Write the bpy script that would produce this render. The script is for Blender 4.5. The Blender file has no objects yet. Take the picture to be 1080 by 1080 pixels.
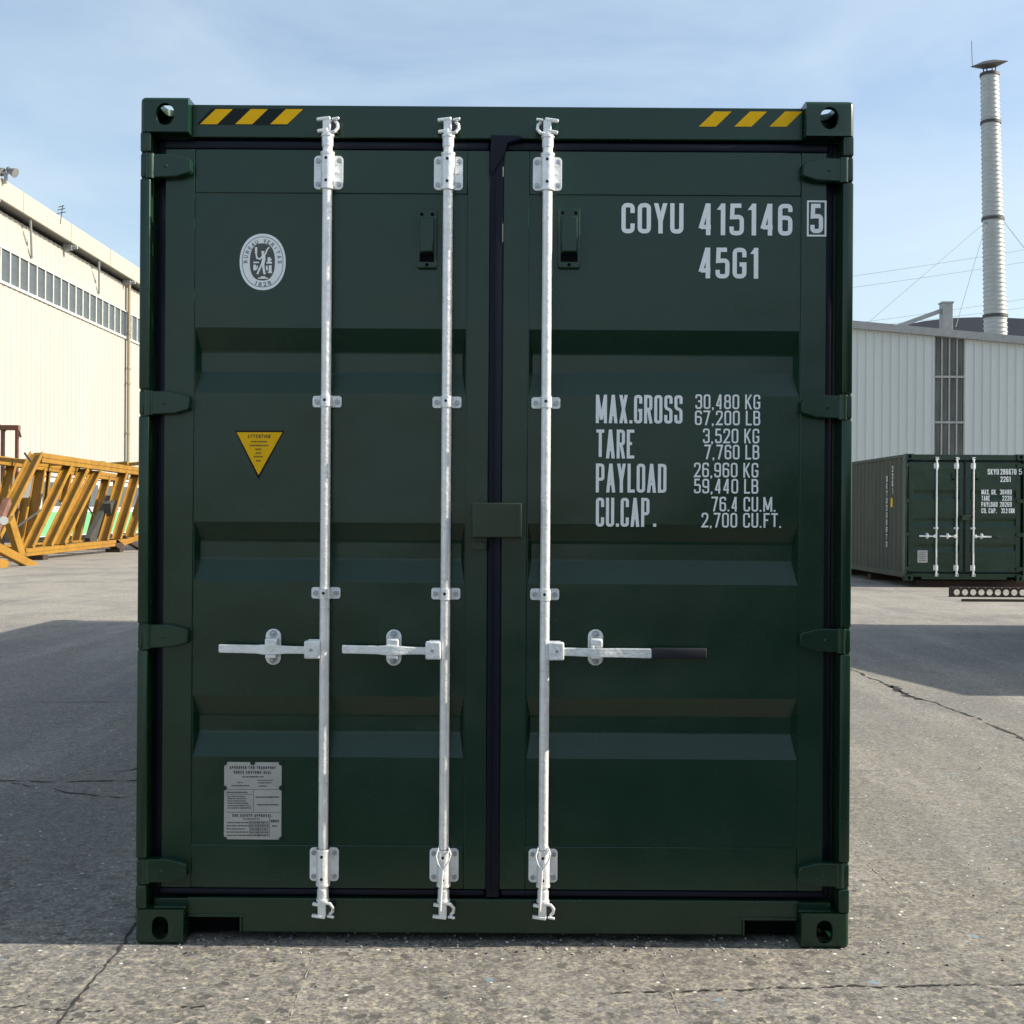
import bpy, bmesh, math, random
from mathutils import Vector, Matrix
R = math.radians
random.seed(7)
scene = bpy.context.scene
COL = scene.collection

# ------------------------------------------------------------------ camera, sky, sun, exposure
CAM_Z = 1.485; CAM_Y = -4.17; F = 1289.0; ROLL = R(0.36); CAM_X = 0.0
cam_data = bpy.data.cameras.new('camera')
cam_data.sensor_width = 36; cam_data.lens = 36 * F / 1080
cam_data.clip_start = 0.05; cam_data.clip_end = 3000
cam = bpy.data.objects.new('camera', cam_data); COL.objects.link(cam)
cam.matrix_world = Matrix.Translation((CAM_X, CAM_Y, CAM_Z)) @ Matrix.Rotation(R(90), 4, 'X') @ Matrix.Rotation(ROLL, 4, 'Z')
scene.camera = cam

SUN_EL = R(30.8); SUN_AZ = R(90.4)          # azimuth clockwise from +Y (north): 90 = from +X
sun_dir = Vector((math.sin(SUN_AZ) * math.cos(SUN_EL), math.cos(SUN_AZ) * math.cos(SUN_EL), math.sin(SUN_EL)))
sd = bpy.data.lights.new('sun', 'SUN'); sd.energy = 5.0; sd.angle = R(0.53); sd.color = (1.0, 0.92, 0.80)
so = bpy.data.objects.new('sun', sd); COL.objects.link(so)
so.rotation_euler = (-sun_dir).to_track_quat('-Z', 'Y').to_euler(); so.location = sun_dir * 60

world = bpy.data.worlds.new('World'); scene.world = world; world.use_nodes = True
wn = world.node_tree; wn.nodes.clear(); WL = wn.links.new
wo = wn.nodes.new('ShaderNodeOutputWorld'); wb = wn.nodes.new('ShaderNodeBackground')
sky = wn.nodes.new('ShaderNodeTexSky'); sky.sky_type = 'NISHITA'; sky.sun_disc = False
sky.sun_elevation = SUN_EL; sky.sun_rotation = SUN_AZ; sky.air_density = 1.0; sky.dust_density = 1.6; sky.ozone_density = 1.0
tc = wn.nodes.new('ShaderNodeTexCoord'); mp = wn.nodes.new('ShaderNodeMapping')
mp.inputs['Rotation'].default_value = (0, R(18), 0); mp.inputs['Scale'].default_value = (1.0, 1.0, 3.0)
n1 = wn.nodes.new('ShaderNodeTexNoise'); n1.inputs['Scale'].default_value = 3.4; n1.inputs['Detail'].default_value = 9; n1.inputs['Roughness'].default_value = 0.55; n1.inputs['Distortion'].default_value = 0.5
cr = wn.nodes.new('ShaderNodeValToRGB'); cr.color_ramp.elements[0].position = 0.36; cr.color_ramp.elements[1].position = 0.74
cr.color_ramp.elements[0].color = (.14, .14, .14, 1); cr.color_ramp.elements[1].color = (0.55, 0.55, 0.55, 1)
mx = wn.nodes.new('ShaderNodeMix'); mx.data_type = 'RGBA'
mx.inputs['B'].default_value = (4.05, 4.75, 5.05, 1)
WL(tc.outputs['Generated'], mp.inputs['Vector']); WL(mp.outputs[0], n1.inputs['Vector']); WL(n1.outputs['Fac'], cr.inputs[0])
WL(cr.outputs[0], mx.inputs['Factor']); WL(sky.outputs[0], mx.inputs['A'])
WL(mx.outputs['Result'], wb.inputs[0]); wb.inputs[1].default_value = 0.133
WL(wb.outputs[0], wo.inputs[0])

vs = scene.view_settings; vs.view_transform = 'Standard'; vs.look = 'None'; vs.gamma = 1; vs.use_curve_mapping = False
vs.exposure = 0.64

# ------------------------------------------------------------------ measuring helpers
def unroll(px, py):
    x, y = px - 540, py - 540
    c, s = math.cos(ROLL), math.sin(ROLL)
    return x * c + y * s, -x * s + y * c
def W(px, py, D):                      # world point seen at a pixel of the photograph at distance D from the camera
    x, y = unroll(px, py)
    return Vector((CAM_X + x * D / F, CAM_Y + D, CAM_Z - y * D / F))
def G(px, py, z=0.0):                  # ground point
    x, y = unroll(px, py)
    D = (CAM_Z - z) * F / y
    return Vector((CAM_X + x * D / F, CAM_Y + D, z))

# ------------------------------------------------------------------ materials
def newmat(name):
    m = bpy.data.materials.new(name); m.use_nodes = True
    nt = m.node_tree; b = nt.nodes['Principled BSDF']
    return m, nt, b
def mat(name, col, rough=0.5, metal=0.0, var=0.12, vscale=6.0, bump=0.0, bscale=40.0, spec=0.5, coat=0.0, dirt=0.0, dirtcol=(0.2, 0.17, 0.13), stretch=(1, 1, 1), rvar=0.0, wave=0.0):
    m, nt, b = newmat(name); L = nt.links.new; N = nt.nodes.new
    t = N('ShaderNodeTexCoord'); mpg = N('ShaderNodeMapping'); mpg.inputs['Scale'].default_value = stretch
    L(t.outputs['Object'], mpg.inputs['Vector'])
    n = N('ShaderNodeTexNoise'); n.inputs['Scale'].default_value = vscale; n.inputs['Detail'].default_value = 6; n.inputs['Roughness'].default_value = 0.6
    L(mpg.outputs[0], n.inputs['Vector'])
    mr = N('ShaderNodeMapRange'); mr.inputs[1].default_value = 0.3; mr.inputs[2].default_value = 0.7
    mr.inputs[3].default_value = 1 - var; mr.inputs[4].default_value = 1 + var
    L(n.outputs['Fac'], mr.inputs[0])
    mul = N('ShaderNodeVectorMath'); mul.operation = 'SCALE'; mul.inputs[0].default_value = col[:3]
    L(mr.outputs[0], mul.inputs['Scale'])
    out = mul.outputs[0]
    if dirt > 0:
        n2 = N('ShaderNodeTexNoise'); n2.inputs['Scale'].default_value = vscale * 0.5; n2.inputs['Detail'].default_value = 8; n2.inputs['Roughness'].default_value = 0.7
        L(mpg.outputs[0], n2.inputs['Vector'])
        r2 = N('ShaderNodeMapRange'); r2.inputs[1].default_value = 0.48; r2.inputs[2].default_value = 0.75; r2.inputs[3].default_value = 0; r2.inputs[4].default_value = dirt
        L(n2.outputs['Fac'], r2.inputs[0])
        mm = N('ShaderNodeMix'); mm.data_type = 'RGBA'; L(r2.outputs[0], mm.inputs['Factor']); L(out, mm.inputs['A']); mm.inputs['B'].default_value = (*dirtcol, 1)
        out = mm.outputs['Result']
    L(out, b.inputs['Base Color'])
    b.inputs['Roughness'].default_value = rough; b.inputs['Metallic'].default_value = metal
    b.inputs['Specular IOR Level'].default_value = spec; b.inputs['Coat Weight'].default_value = coat
    if rvar > 0:
        r3 = N('ShaderNodeMapRange'); r3.inputs[1].default_value = 0.3; r3.inputs[2].default_value = 0.7
        r3.inputs[3].default_value = rough - rvar; r3.inputs[4].default_value = rough + rvar
        L(n.outputs['Fac'], r3.inputs[0]); L(r3.outputs[0], b.inputs['Roughness'])
    if bump > 0:
        n3 = N('ShaderNodeTexNoise'); n3.inputs['Scale'].default_value = bscale; n3.inputs['Detail'].default_value = 4
        L(t.outputs['Object'], n3.inputs['Vector'])
        bp = N('ShaderNodeBump'); bp.inputs['Strength'].default_value = bump; bp.inputs['Distance'].default_value = 0.01
        L(n3.outputs['Fac'], bp.inputs['Height']); L(bp.outputs[0], b.inputs['Normal'])
    if wave > 0:
        n4 = N('ShaderNodeTexNoise'); n4.inputs['Scale'].default_value = 1.6; n4.inputs['Detail'].default_value = 2
        L(t.outputs['Object'], n4.inputs['Vector'])
        b2 = N('ShaderNodeBump'); b2.inputs['Strength'].default_value = wave; b2.inputs['Distance'].default_value = 0.05
        L(n4.outputs['Fac'], b2.inputs['Height'])
        if bump > 0: L(b2.outputs[0], bp.inputs['Normal'])
        else: L(b2.outputs[0], b.inputs['Normal'])
        # small pale scuffs
        n5 = N('ShaderNodeTexNoise'); n5.inputs['Scale'].default_value = 30; n5.inputs['Detail'].default_value = 5; n5.inputs['Roughness'].default_value = 0.65
        mq = N('ShaderNodeMapping'); mq.inputs['Scale'].default_value = (1.0, 1.0, 0.45); mq.inputs['Rotation'].default_value = (0, 0.6, 0)
        L(t.outputs['Object'], mq.inputs['Vector']); L(mq.outputs[0], n5.inputs['Vector'])
        r5 = N('ShaderNodeMapRange'); r5.inputs[1].default_value = 0.735; r5.inputs[2].default_value = 0.80; r5.inputs[3].default_value = 0; r5.inputs[4].default_value = 0.5
        L(n5.outputs['Fac'], r5.inputs[0])
        m5 = N('ShaderNodeMix'); m5.data_type = 'RGBA'; L(r5.outputs[0], m5.inputs['Factor']); L(out, m5.inputs['A']); m5.inputs['B'].default_value = (0.16, 0.18, 0.16, 1)
        L(m5.outputs['Result'], b.inputs['Base Color'])
    return m

M = {}
M['green'] = mat('green_container_paint', (0.0055, 0.0310, 0.0150), 0.27, var=0.10, vscale=3.0, bump=0.12, bscale=7.0, dirt=0.06, dirtcol=(0.04, 0.055, 0.045), rvar=0.06, spec=0.5, wave=0.35)
M['green_pale'] = mat('green_paint_pale', (0.050, 0.062, 0.045), 0.6, var=0.12, vscale=2.0, dirt=0.25, dirtcol=(0.12, 0.11, 0.09), stretch=(1, 1, 0.3))
M['rubber'] = mat('navy_rubber', (0.0020, 0.0040, 0.0130), 0.5, var=0.2, vscale=5, bump=0.15, bscale=12, dirt=0.10, dirtcol=(0.015, 0.02, 0.04), spec=0.25)
M['black'] = mat('black_plastic', (0.010, 0.011, 0.016), 0.5)
M['zinc'] = mat('zinc_plated_steel', (0.88, 0.89, 0.88), 0.36, metal=0.28, var=0.14, vscale=30, bump=0.25, bscale=90, rvar=0.08, dirt=0.25, dirtcol=(0.50, 0.49, 0.46))
M['zinc_rod'] = mat('galvanised_rod', (0.90, 0.89, 0.86), 0.34, metal=0.22, var=0.14, vscale=22, bump=0.3, bscale=60, rvar=0.08, dirt=0.3, dirtcol=(0.5, 0.49, 0.46))
M['bolt'] = mat('bolt_steel', (0.42, 0.44, 0.46), 0.4, metal=0.8, var=0.15, vscale=60)
M['white'] = mat('white_vinyl', (0.93, 0.94, 0.92), 0.45, var=0.03, vscale=20)
M['yellow'] = mat('yellow_vinyl', (0.90, 0.50, 0.003), 0.55, var=0.06, vscale=15, spec=0.2)
M['ink'] = mat('black_ink', (0.006, 0.006, 0.010), 0.6, spec=0.2)
M['ink_brown'] = mat('faded_brown_ink', (0.16, 0.09, 0.01), 0.5)
M['emblem_grey'] = mat('emblem_grey', (0.085, 0.085, 0.075), 0.45, var=0.08)
M['emblem_line'] = mat('emblem_line_grey', (0.20, 0.23, 0.25), 0.45)
M['plate'] = mat('stamped_metal_plate', (0.46, 0.45, 0.42), 0.45, metal=0.2, var=0.10, vscale=18)
M['plate_ink'] = mat('plate_printing', (0.075, 0.075, 0.075), 0.5)
M['tie'] = mat('white_nylon', (0.82, 0.82, 0.80), 0.4, var=0.03)
M['cream'] = mat('cream_cladding', (0.375, 0.365, 0.325), 0.65, var=0.05, vscale=0.35, dirt=0.18, dirtcol=(0.29, 0.28, 0.24), stretch=(1, 1, 0.15))
M['cream_fascia'] = mat('cream_fascia_sheet', (0.40, 0.375, 0.305), 0.6, var=0.05, vscale=0.3, dirt=0.25, dirtcol=(0.34, 0.29, 0.20), stretch=(1, 1, 0.3))
M['soffit'] = mat('grey_soffit', (0.16, 0.15, 0.13), 0.8)
M['glass_grey'] = mat('grey_glazing', (0.075, 0.090, 0.095), 0.35, var=0.35, vscale=0.8)
M['frame_pale'] = mat('pale_frame', (0.62, 0.61, 0.55), 0.6)
M['grey_clad'] = mat('grey_cladding', (0.60, 0.635, 0.62), 0.55, var=0.06, vscale=0.5, dirt=0.15, dirtcol=(0.50, 0.52, 0.51), stretch=(1, 1, 0.12))
M['grey_trim'] = mat('grey_trim', (0.30, 0.31, 0.31), 0.6)
M['translucent'] = mat('translucent_sheeting', (0.16, 0.165, 0.155), 0.4, var=0.35, vscale=1.2, stretch=(3, 1, 0.6))
M['roof_dark'] = mat('dark_roof_sheet', (0.085, 0.09, 0.11), 0.6, var=0.08, vscale=0.3)
M['steel_duct'] = mat('stainless_duct', (0.40, 0.42, 0.41), 0.5, metal=0.4, var=0.08, vscale=2)
M['dark_metal'] = mat('dark_metal', (0.05, 0.05, 0.045), 0.6)
M['wire'] = mat('wire_grey', (0.16, 0.17, 0.19), 0.6)
M['mustard'] = mat('mustard_paint', (0.28, 0.145, 0.010), 0.6, var=0.28, vscale=2.5, dirt=0.7, dirtcol=(0.26, 0.10, 0.03))
M['rust'] = mat('rusty_steel', (0.16, 0.075, 0.05), 0.8, var=0.3, vscale=3)
M['pipe_yellow'] = mat('yellowed_pipe', (0.27, 0.235, 0.15), 0.6)
M['lamp_grey'] = mat('lamp_housing_grey', (0.17, 0.18, 0.18), 0.6)
M['louvre_frame'] = mat('louvre_frame', (0.36, 0.37, 0.36), 0.6)
M['box_green'] = mat('lock_box_green', (0.0240, 0.0430, 0.0200), 0.4, var=0.1, vscale=5, bump=0.1, bscale=10)
M['gap_dark'] = mat('stripe_gap_paint', (0.004, 0.010, 0.009), 0.5, spec=0.25)
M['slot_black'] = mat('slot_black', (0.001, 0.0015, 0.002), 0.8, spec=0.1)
M['mint'] = mat('mint_paint', (0.15, 0.46, 0.21), 0.5, var=0.05)
M['cabin_white'] = mat('cabin_white', (0.70, 0.71, 0.70), 0.6)
M['wood'] = mat('dark_timber', (0.045, 0.025, 0.018), 0.85, var=0.3, vscale=8)
M['beam_dark'] = mat('dark_beam', (0.030, 0.022, 0.018), 0.7, var=0.25, vscale=6)
M['concrete_pole'] = mat('concrete_pole', (0.3, 0.3, 0.29), 0.8)
M['crack'] = mat('crack_dark', (0.035, 0.032, 0.030), 0.95, var=0.5, vscale=40)
M['chalk'] = mat('chalk_scratch', (0.40, 0.375, 0.32), 0.9, var=0.3, vscale=30)

def ground_mat():
    m, nt, b = newmat('worn_concrete'); L = nt.links.new; N = nt.nodes.new
    t = N('ShaderNodeTexCoord')
    def noise(scale, detail=8, rough=0.6, stretch=None, rot=0, dist=0.0):
        n = N('ShaderNodeTexNoise'); n.inputs['Scale'].default_value = scale; n.inputs['Detail'].default_value = detail; n.inputs['Roughness'].default_value = rough; n.inputs['Distortion'].default_value = dist
        if stretch:
            mpg = N('ShaderNodeMapping'); mpg.inputs['Scale'].default_value = stretch; mpg.inputs['Rotation'].default_value = (0, 0, rot)
            L(t.outputs['Object'], mpg.inputs['Vector']); L(mpg.outputs[0], n.inputs['Vector'])
        else: L(t.outputs['Object'], n.inputs['Vector'])
        return n.outputs['Fac']
    def rng(v, a, b_, c, d):
        r = N('ShaderNodeMapRange'); r.inputs[1].default_value = a; r.inputs[2].default_value = b_; r.inputs[3].default_value = c; r.inputs[4].default_value = d
        L(v, r.inputs[0]); return r.outputs[0]
    def mix(f, a, bcol):
        mm = N('ShaderNodeMix'); mm.data_type = 'RGBA'; L(f, mm.inputs['Factor'])
        if isinstance(a, tuple): mm.inputs['A'].default_value = (*a, 1)
        else: L(a, mm.inputs['A'])
        if isinstance(bcol, tuple): mm.inputs['B'].default_value = (*bcol, 1)
        else: L(bcol, mm.inputs['B'])
        return mm.outputs['Result']
    def math_(op, a, bb):
        q = N('ShaderNodeMath'); q.operation = op
        for i, v in enumerate((a, bb)):
            if isinstance(v, (int, float)): q.inputs[i].default_value = v
            else: L(v, q.inputs[i])
        return q.outputs[0]
    # where the skin of the concrete has worn off and the aggregate shows (a band across the front of the yard)
    sx = N('ShaderNodeSeparateXYZ'); L(t.outputs['Object'], sx.inputs[0])
    worn = rng(math_('ADD', sx.outputs[1], rng(noise(1.1, 5), 0.3, 0.7, -0.9, 0.9)), 1.4, -0.5, 0.30, 1.0)
    c = mix(rng(noise(0.16, 6), 0.38, 0.62, 0, 1), (0.190, 0.179, 0.160), (0.270, 0.249, 0.214))
    c = mix(rng(math_('ADD', sx.outputs[1], rng(noise(0.3, 4), 0.3, 0.7, -2, 2)), 9.5, 14, 0, 0.75), c, (0.340, 0.315, 0.270))
    c = mix(math_('MULTIPLY', worn, 0.38), c, (0.150, 0.136, 0.112))
    c = mix(rng(noise(0.55, 7, 0.65, dist=0.6), 0.47, 0.62, 0, 0.75), c, (0.165, 0.160, 0.153))
    c = mix(rng(noise(2.6, 7, 0.7, dist=0.8), 0.52, 0.66, 0, 0.45), c, (0.155, 0.150, 0.143))
    # sweeping worn streaks and tyre tracks
    c = mix(rng(noise(1.0, 6, 0.6, (0.22, 1.7, 1), 0.75), 0.47, 0.68, 0, 0.60), c, (0.205, 0.198, 0.188))
    c = mix(rng(noise(1.0, 6, 0.6, (1.9, 0.25, 1), -0.55), 0.50, 0.70, 0, 0.50), c, (0.375, 0.350, 0.305))
    c = mix(math_('MULTIPLY', rng(noise(11, 7, 0.68, dist=0.4), 0.49, 0.62, 0, 0.85), worn), c, (0.120, 0.114, 0.102))
    c = mix(math_('MULTIPLY', rng(noise(26, 6, 0.7), 0.50, 0.62, 0, 0.75), worn), c, (0.43, 0.375, 0.275))
    c = mix(math_('MULTIPLY', rng(noise(55, 5, 0.7), 0.52, 0.64, 0, 0.80), worn), c, (0.090, 0.086, 0.080))
    # aggregate grain
    v = N('ShaderNodeTexVoronoi'); v.inputs['Scale'].default_value = 95; L(t.outputs['Object'], v.inputs['Vector'])
    sep = N('ShaderNodeSeparateColor'); L(v.outputs['Color'], sep.inputs[0])
    sc = N('ShaderNodeVectorMath'); sc.operation = 'SCALE'; L(c, sc.inputs[0]); L(rng(sep.outputs[0], 0, 1, 0.66, 1.34), sc.inputs['Scale'])
    c = sc.outputs[0]
    # dark stones
    v3 = N('ShaderNodeTexVoronoi'); v3.inputs['Scale'].default_value = 22; v3.inputs['Randomness'].default_value = 1
    nd = N('ShaderNodeTexNoise'); nd.inputs['Scale'].default_value = 34; nd.inputs['Detail'].default_value = 4; L(t.outputs['Object'], nd.inputs['Vector'])
    va = N('ShaderNodeVectorMath'); va.operation = 'MULTIPLY_ADD'; va.inputs[1].default_value = (.055, .055, .0); L(nd.outputs['Color'], va.inputs[0]); L(t.outputs['Object'], va.inputs[2]); L(va.outputs[0], v3.inputs['Vector'])
    s3 = N('ShaderNodeSeparateColor'); L(v3.outputs['Color'], s3.inputs[0])
    d3 = math_('LESS_THAN', math_('ADD', v3.outputs['Distance'], rng(noise(40, 3), 0, 1, -0.2, 0.2)), math_('MULTIPLY', math_('GREATER_THAN', s3.outputs[1], 0.58), rng(s3.outputs[2], 0, 1, 0.15, 0.50)))
    c = mix(math_('MULTIPLY', d3, math_('MULTIPLY', worn, 0.80)), c, (0.075, 0.072, 0.068))
    # pale chips
    v2 = N('ShaderNodeTexVoronoi'); v2.inputs['Scale'].default_value = 19; L(t.outputs['Object'], v2.inputs['Vector'])
    s2 = N('ShaderNodeSeparateColor'); L(v2.outputs['Color'], s2.inputs[0])
    th = math_('MULTIPLY', math_('GREATER_THAN', s2.outputs[0], 0.52), math_('ADD', rng(s2.outputs[2], 0, 1, 0.0, 0.13), rng(noise(120, 2), 0, 1, -0.05, 0.05)))
    d2 = math_('LESS_THAN', v2.outputs['Distance'], th)
    c = mix(d2, c, (0.70, 0.68, 0.62))
    # rare blue paint flecks
    v4 = N('ShaderNodeTexVoronoi'); v4.inputs['Scale'].default_value = 7; L(t.outputs['Object'], v4.inputs['Vector'])
    s4 = N('ShaderNodeSeparateColor'); L(v4.outputs['Color'], s4.inputs[0])
    d4 = math_('LESS_THAN', math_('ADD', v4.outputs['Distance'], rng(noise(60, 3), 0, 1, -0.06, 0.06)), math_('MULTIPLY', math_('GREATER_THAN', s4.outputs[1], 0.92), 0.12))
    c = mix(math_('MULTIPLY', d4, 0.6), c, (0.20, 0.33, 0.42))
    L(c, b.inputs['Base Color']); b.inputs['Roughness'].default_value = 0.85; b.inputs['Specular IOR Level'].default_value = 0.3
    h = math_('ADD', noise(38, 6, 0.7), math_('MULTIPLY', sep.outputs[1], 0.35))
    bp = N('ShaderNodeBump'); bp.inputs['Strength'].default_value = 0.5; bp.inputs['Distance'].default_value = 0.006
    L(h, bp.inputs['Height']); L(bp.outputs[0], b.inputs['Normal'])
    return m
M['ground'] = ground_mat()

# ------------------------------------------------------------------ mesh helpers
class MB:
    def __init__(s): s.bm = bmesh.new(); s.mi = 0
    def _merge(s, t):
        me = bpy.data.meshes.new('tmp'); 
        for f in t.faces: f.material_index = s.mi
        t.to_mesh(me); t.free(); s.bm.from_mesh(me); bpy.data.meshes.remove(me)
    def box(s, x0, x1, y0, y1, z0, z1, bev=0.0, seg=2, mat=None, edges=None):
        t = bmesh.new(); bmesh.ops.create_cube(t, size=1)
        for v in t.verts:
            v.co = Vector(((x0 + x1) / 2 + v.co.x * (x1 - x0), (y0 + y1) / 2 + v.co.y * (y1 - y0), (z0 + z1) / 2 + v.co.z * (z1 - z0)))
        if bev > 0:
            ed = [e for e in t.edges if edges is None or edges(e)]
            bmesh.ops.bevel(t, geom=ed, offset=bev, segments=seg, affect='EDGES', profile=0.5)
        if mat is not None: t.transform(mat)
        s._merge(t); return s
    def bar(s, p, q, w, h, up=(0, 0, 1), bev=0.0):      # beam of width w (sideways) and height h (along up) from p to q
        p, q = Vector(p), Vector(q); d = q - p; L = d.length; y = d.normalized()
        u = Vector(up); x = y.cross(u).normalized(); z = x.cross(y).normalized()
        m = Matrix((x, y, z)).transposed().to_4x4(); m.translation = (p + q) / 2
        return s.box(-w / 2, w / 2, -L / 2, L / 2, -h / 2, h / 2, bev, 1, m)
    def cyl(s, p, q, r, r2=None, n=24, cap=True):
        p, q = Vector(p), Vector(q); d = q - p
        t = bmesh.new(); bmesh.ops.create_cone(t, cap_ends=cap, segments=n, radius1=r, radius2=r if r2 is None else r2, depth=d.length)
        m = d.to_track_quat('Z', 'Y').to_matrix().to_4x4(); m.translation = (p + q) / 2
        t.transform(m); s._merge(t); return s
    def sph(s, c, r, sc=(1, 1, 1), n=14):
        t = bmesh.new(); bmesh.ops.create_uvsphere(t, u_segments=n, v_segments=max(6, n // 2), radius=r)
        t.transform(Matrix.Translation(c) @ Matrix.Diagonal((*sc, 1))); s._merge(t); return s
    def tube(s, pts, r, n=8):
        pts = [Vector(p) for p in pts]
        for a, b in zip(pts[:-1], pts[1:]): s.cyl(a, b, r, n=n)
        for p in pts[1:-1]: s.sph(p, r, n=8)
        return s
    def prism(s, poly, y0, y1, bev=0.0):                # polygon in x,z (counter-clockwise seen from -Y) extruded from y0 (front) to y1
        t = bmesh.new()
        a = [t.verts.new((x, y0, z)) for x, z in poly]; b = [t.verts.new((x, y1, z)) for x, z in poly]
        t.faces.new(a); t.faces.new(b[::-1]); n = len(poly)
        for i in range(n): t.faces.new((a[i], b[i], b[(i + 1) % n], a[(i + 1) % n]))
        bmesh.ops.recalc_face_normals(t, faces=t.faces)
        if bev > 0:
            ed = [e for e in t.edges if all(abs(v.co.y - y0) < 1e-6 for v in e.verts)]
            bmesh.ops.bevel(t, geom=ed, offset=bev, segments=2, affect='EDGES', profile=0.5)
        s._merge(t); return s
    def quad(s, *pts):
        vs_ = [s.bm.verts.new(p) for p in pts]; f = s.bm.faces.new(vs_); f.material_index = s.mi; return s
    def build(s, name, mats, parent=None, smooth=True, loc=None):
        me = bpy.data.meshes.new(name); s.bm.to_mesh(me); s.bm.free()
        for m in (mats if isinstance(mats, (list, tuple)) else [mats]): me.materials.append(m)
        if smooth:
            for p in me.polygons: p.use_smooth = True
            me.set_sharp_from_angle(angle=R(21))
        o = bpy.data.objects.new(name, me); COL.objects.link(o)
        if parent: o.parent = parent
        if loc: o.location = loc
        return o
def rrect(x0, x1, z0, z1, r, n=5):
    pts = []
    for cx, cz, a0 in ((x1 - r, z0 + r, -90), (x1 - r, z1 - r, 0), (x0 + r, z1 - r, 90), (x0 + r, z0 + r, 180)):
        for i in range(n + 1):
            a = R(a0 + 90 * i / n); pts.append((cx + r * math.cos(a), cz + r * math.sin(a)))
    return pts
def ell(cx, cz, rx, rz, n=48, p=1.0):
    out = []
    for i in range(n):
        a = 2 * math.pi * i / n; c, s_ = math.cos(a), math.sin(a)
        out.append((cx + rx * math.copysign(abs(c) ** p, c), cz + rz * math.copysign(abs(s_) ** p, s_)))
    return out
def empty(name, loc, rz=0):
    o = bpy.data.objects.new(name, None); COL.objects.link(o); o.location = loc; o.rotation_euler.z = rz
    o.empty_display_size = 0.3; return o
def tag(o, label=None, cat=None, group=None, kind=None):
    if label: o['label'] = label
    if cat: o['category'] = cat
    if group: o['group'] = group
    if kind: o['kind'] = kind
    return o
def boolean(a, cutters):
    for c in cutters:
        c.parent = a.parent
        m = a.modifiers.new('b', 'BOOLEAN'); m.operation = 'DIFFERENCE'; m.object = c; m.solver = 'EXACT'
    bpy.context.view_layer.update()
    dg = bpy.context.evaluated_depsgraph_get(); me = bpy.data.meshes.new_from_object(a.evaluated_get(dg))
    a.modifiers.clear(); old = a.data; a.data = me; me.name = a.name; bpy.data.meshes.remove(old)
    for c in cutters:
        d = c.data; bpy.data.objects.remove(c); bpy.data.meshes.remove(d)
    for p in me.polygons: p.use_smooth = True
    me.set_sharp_from_angle(angle=R(21))
    return a

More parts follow.
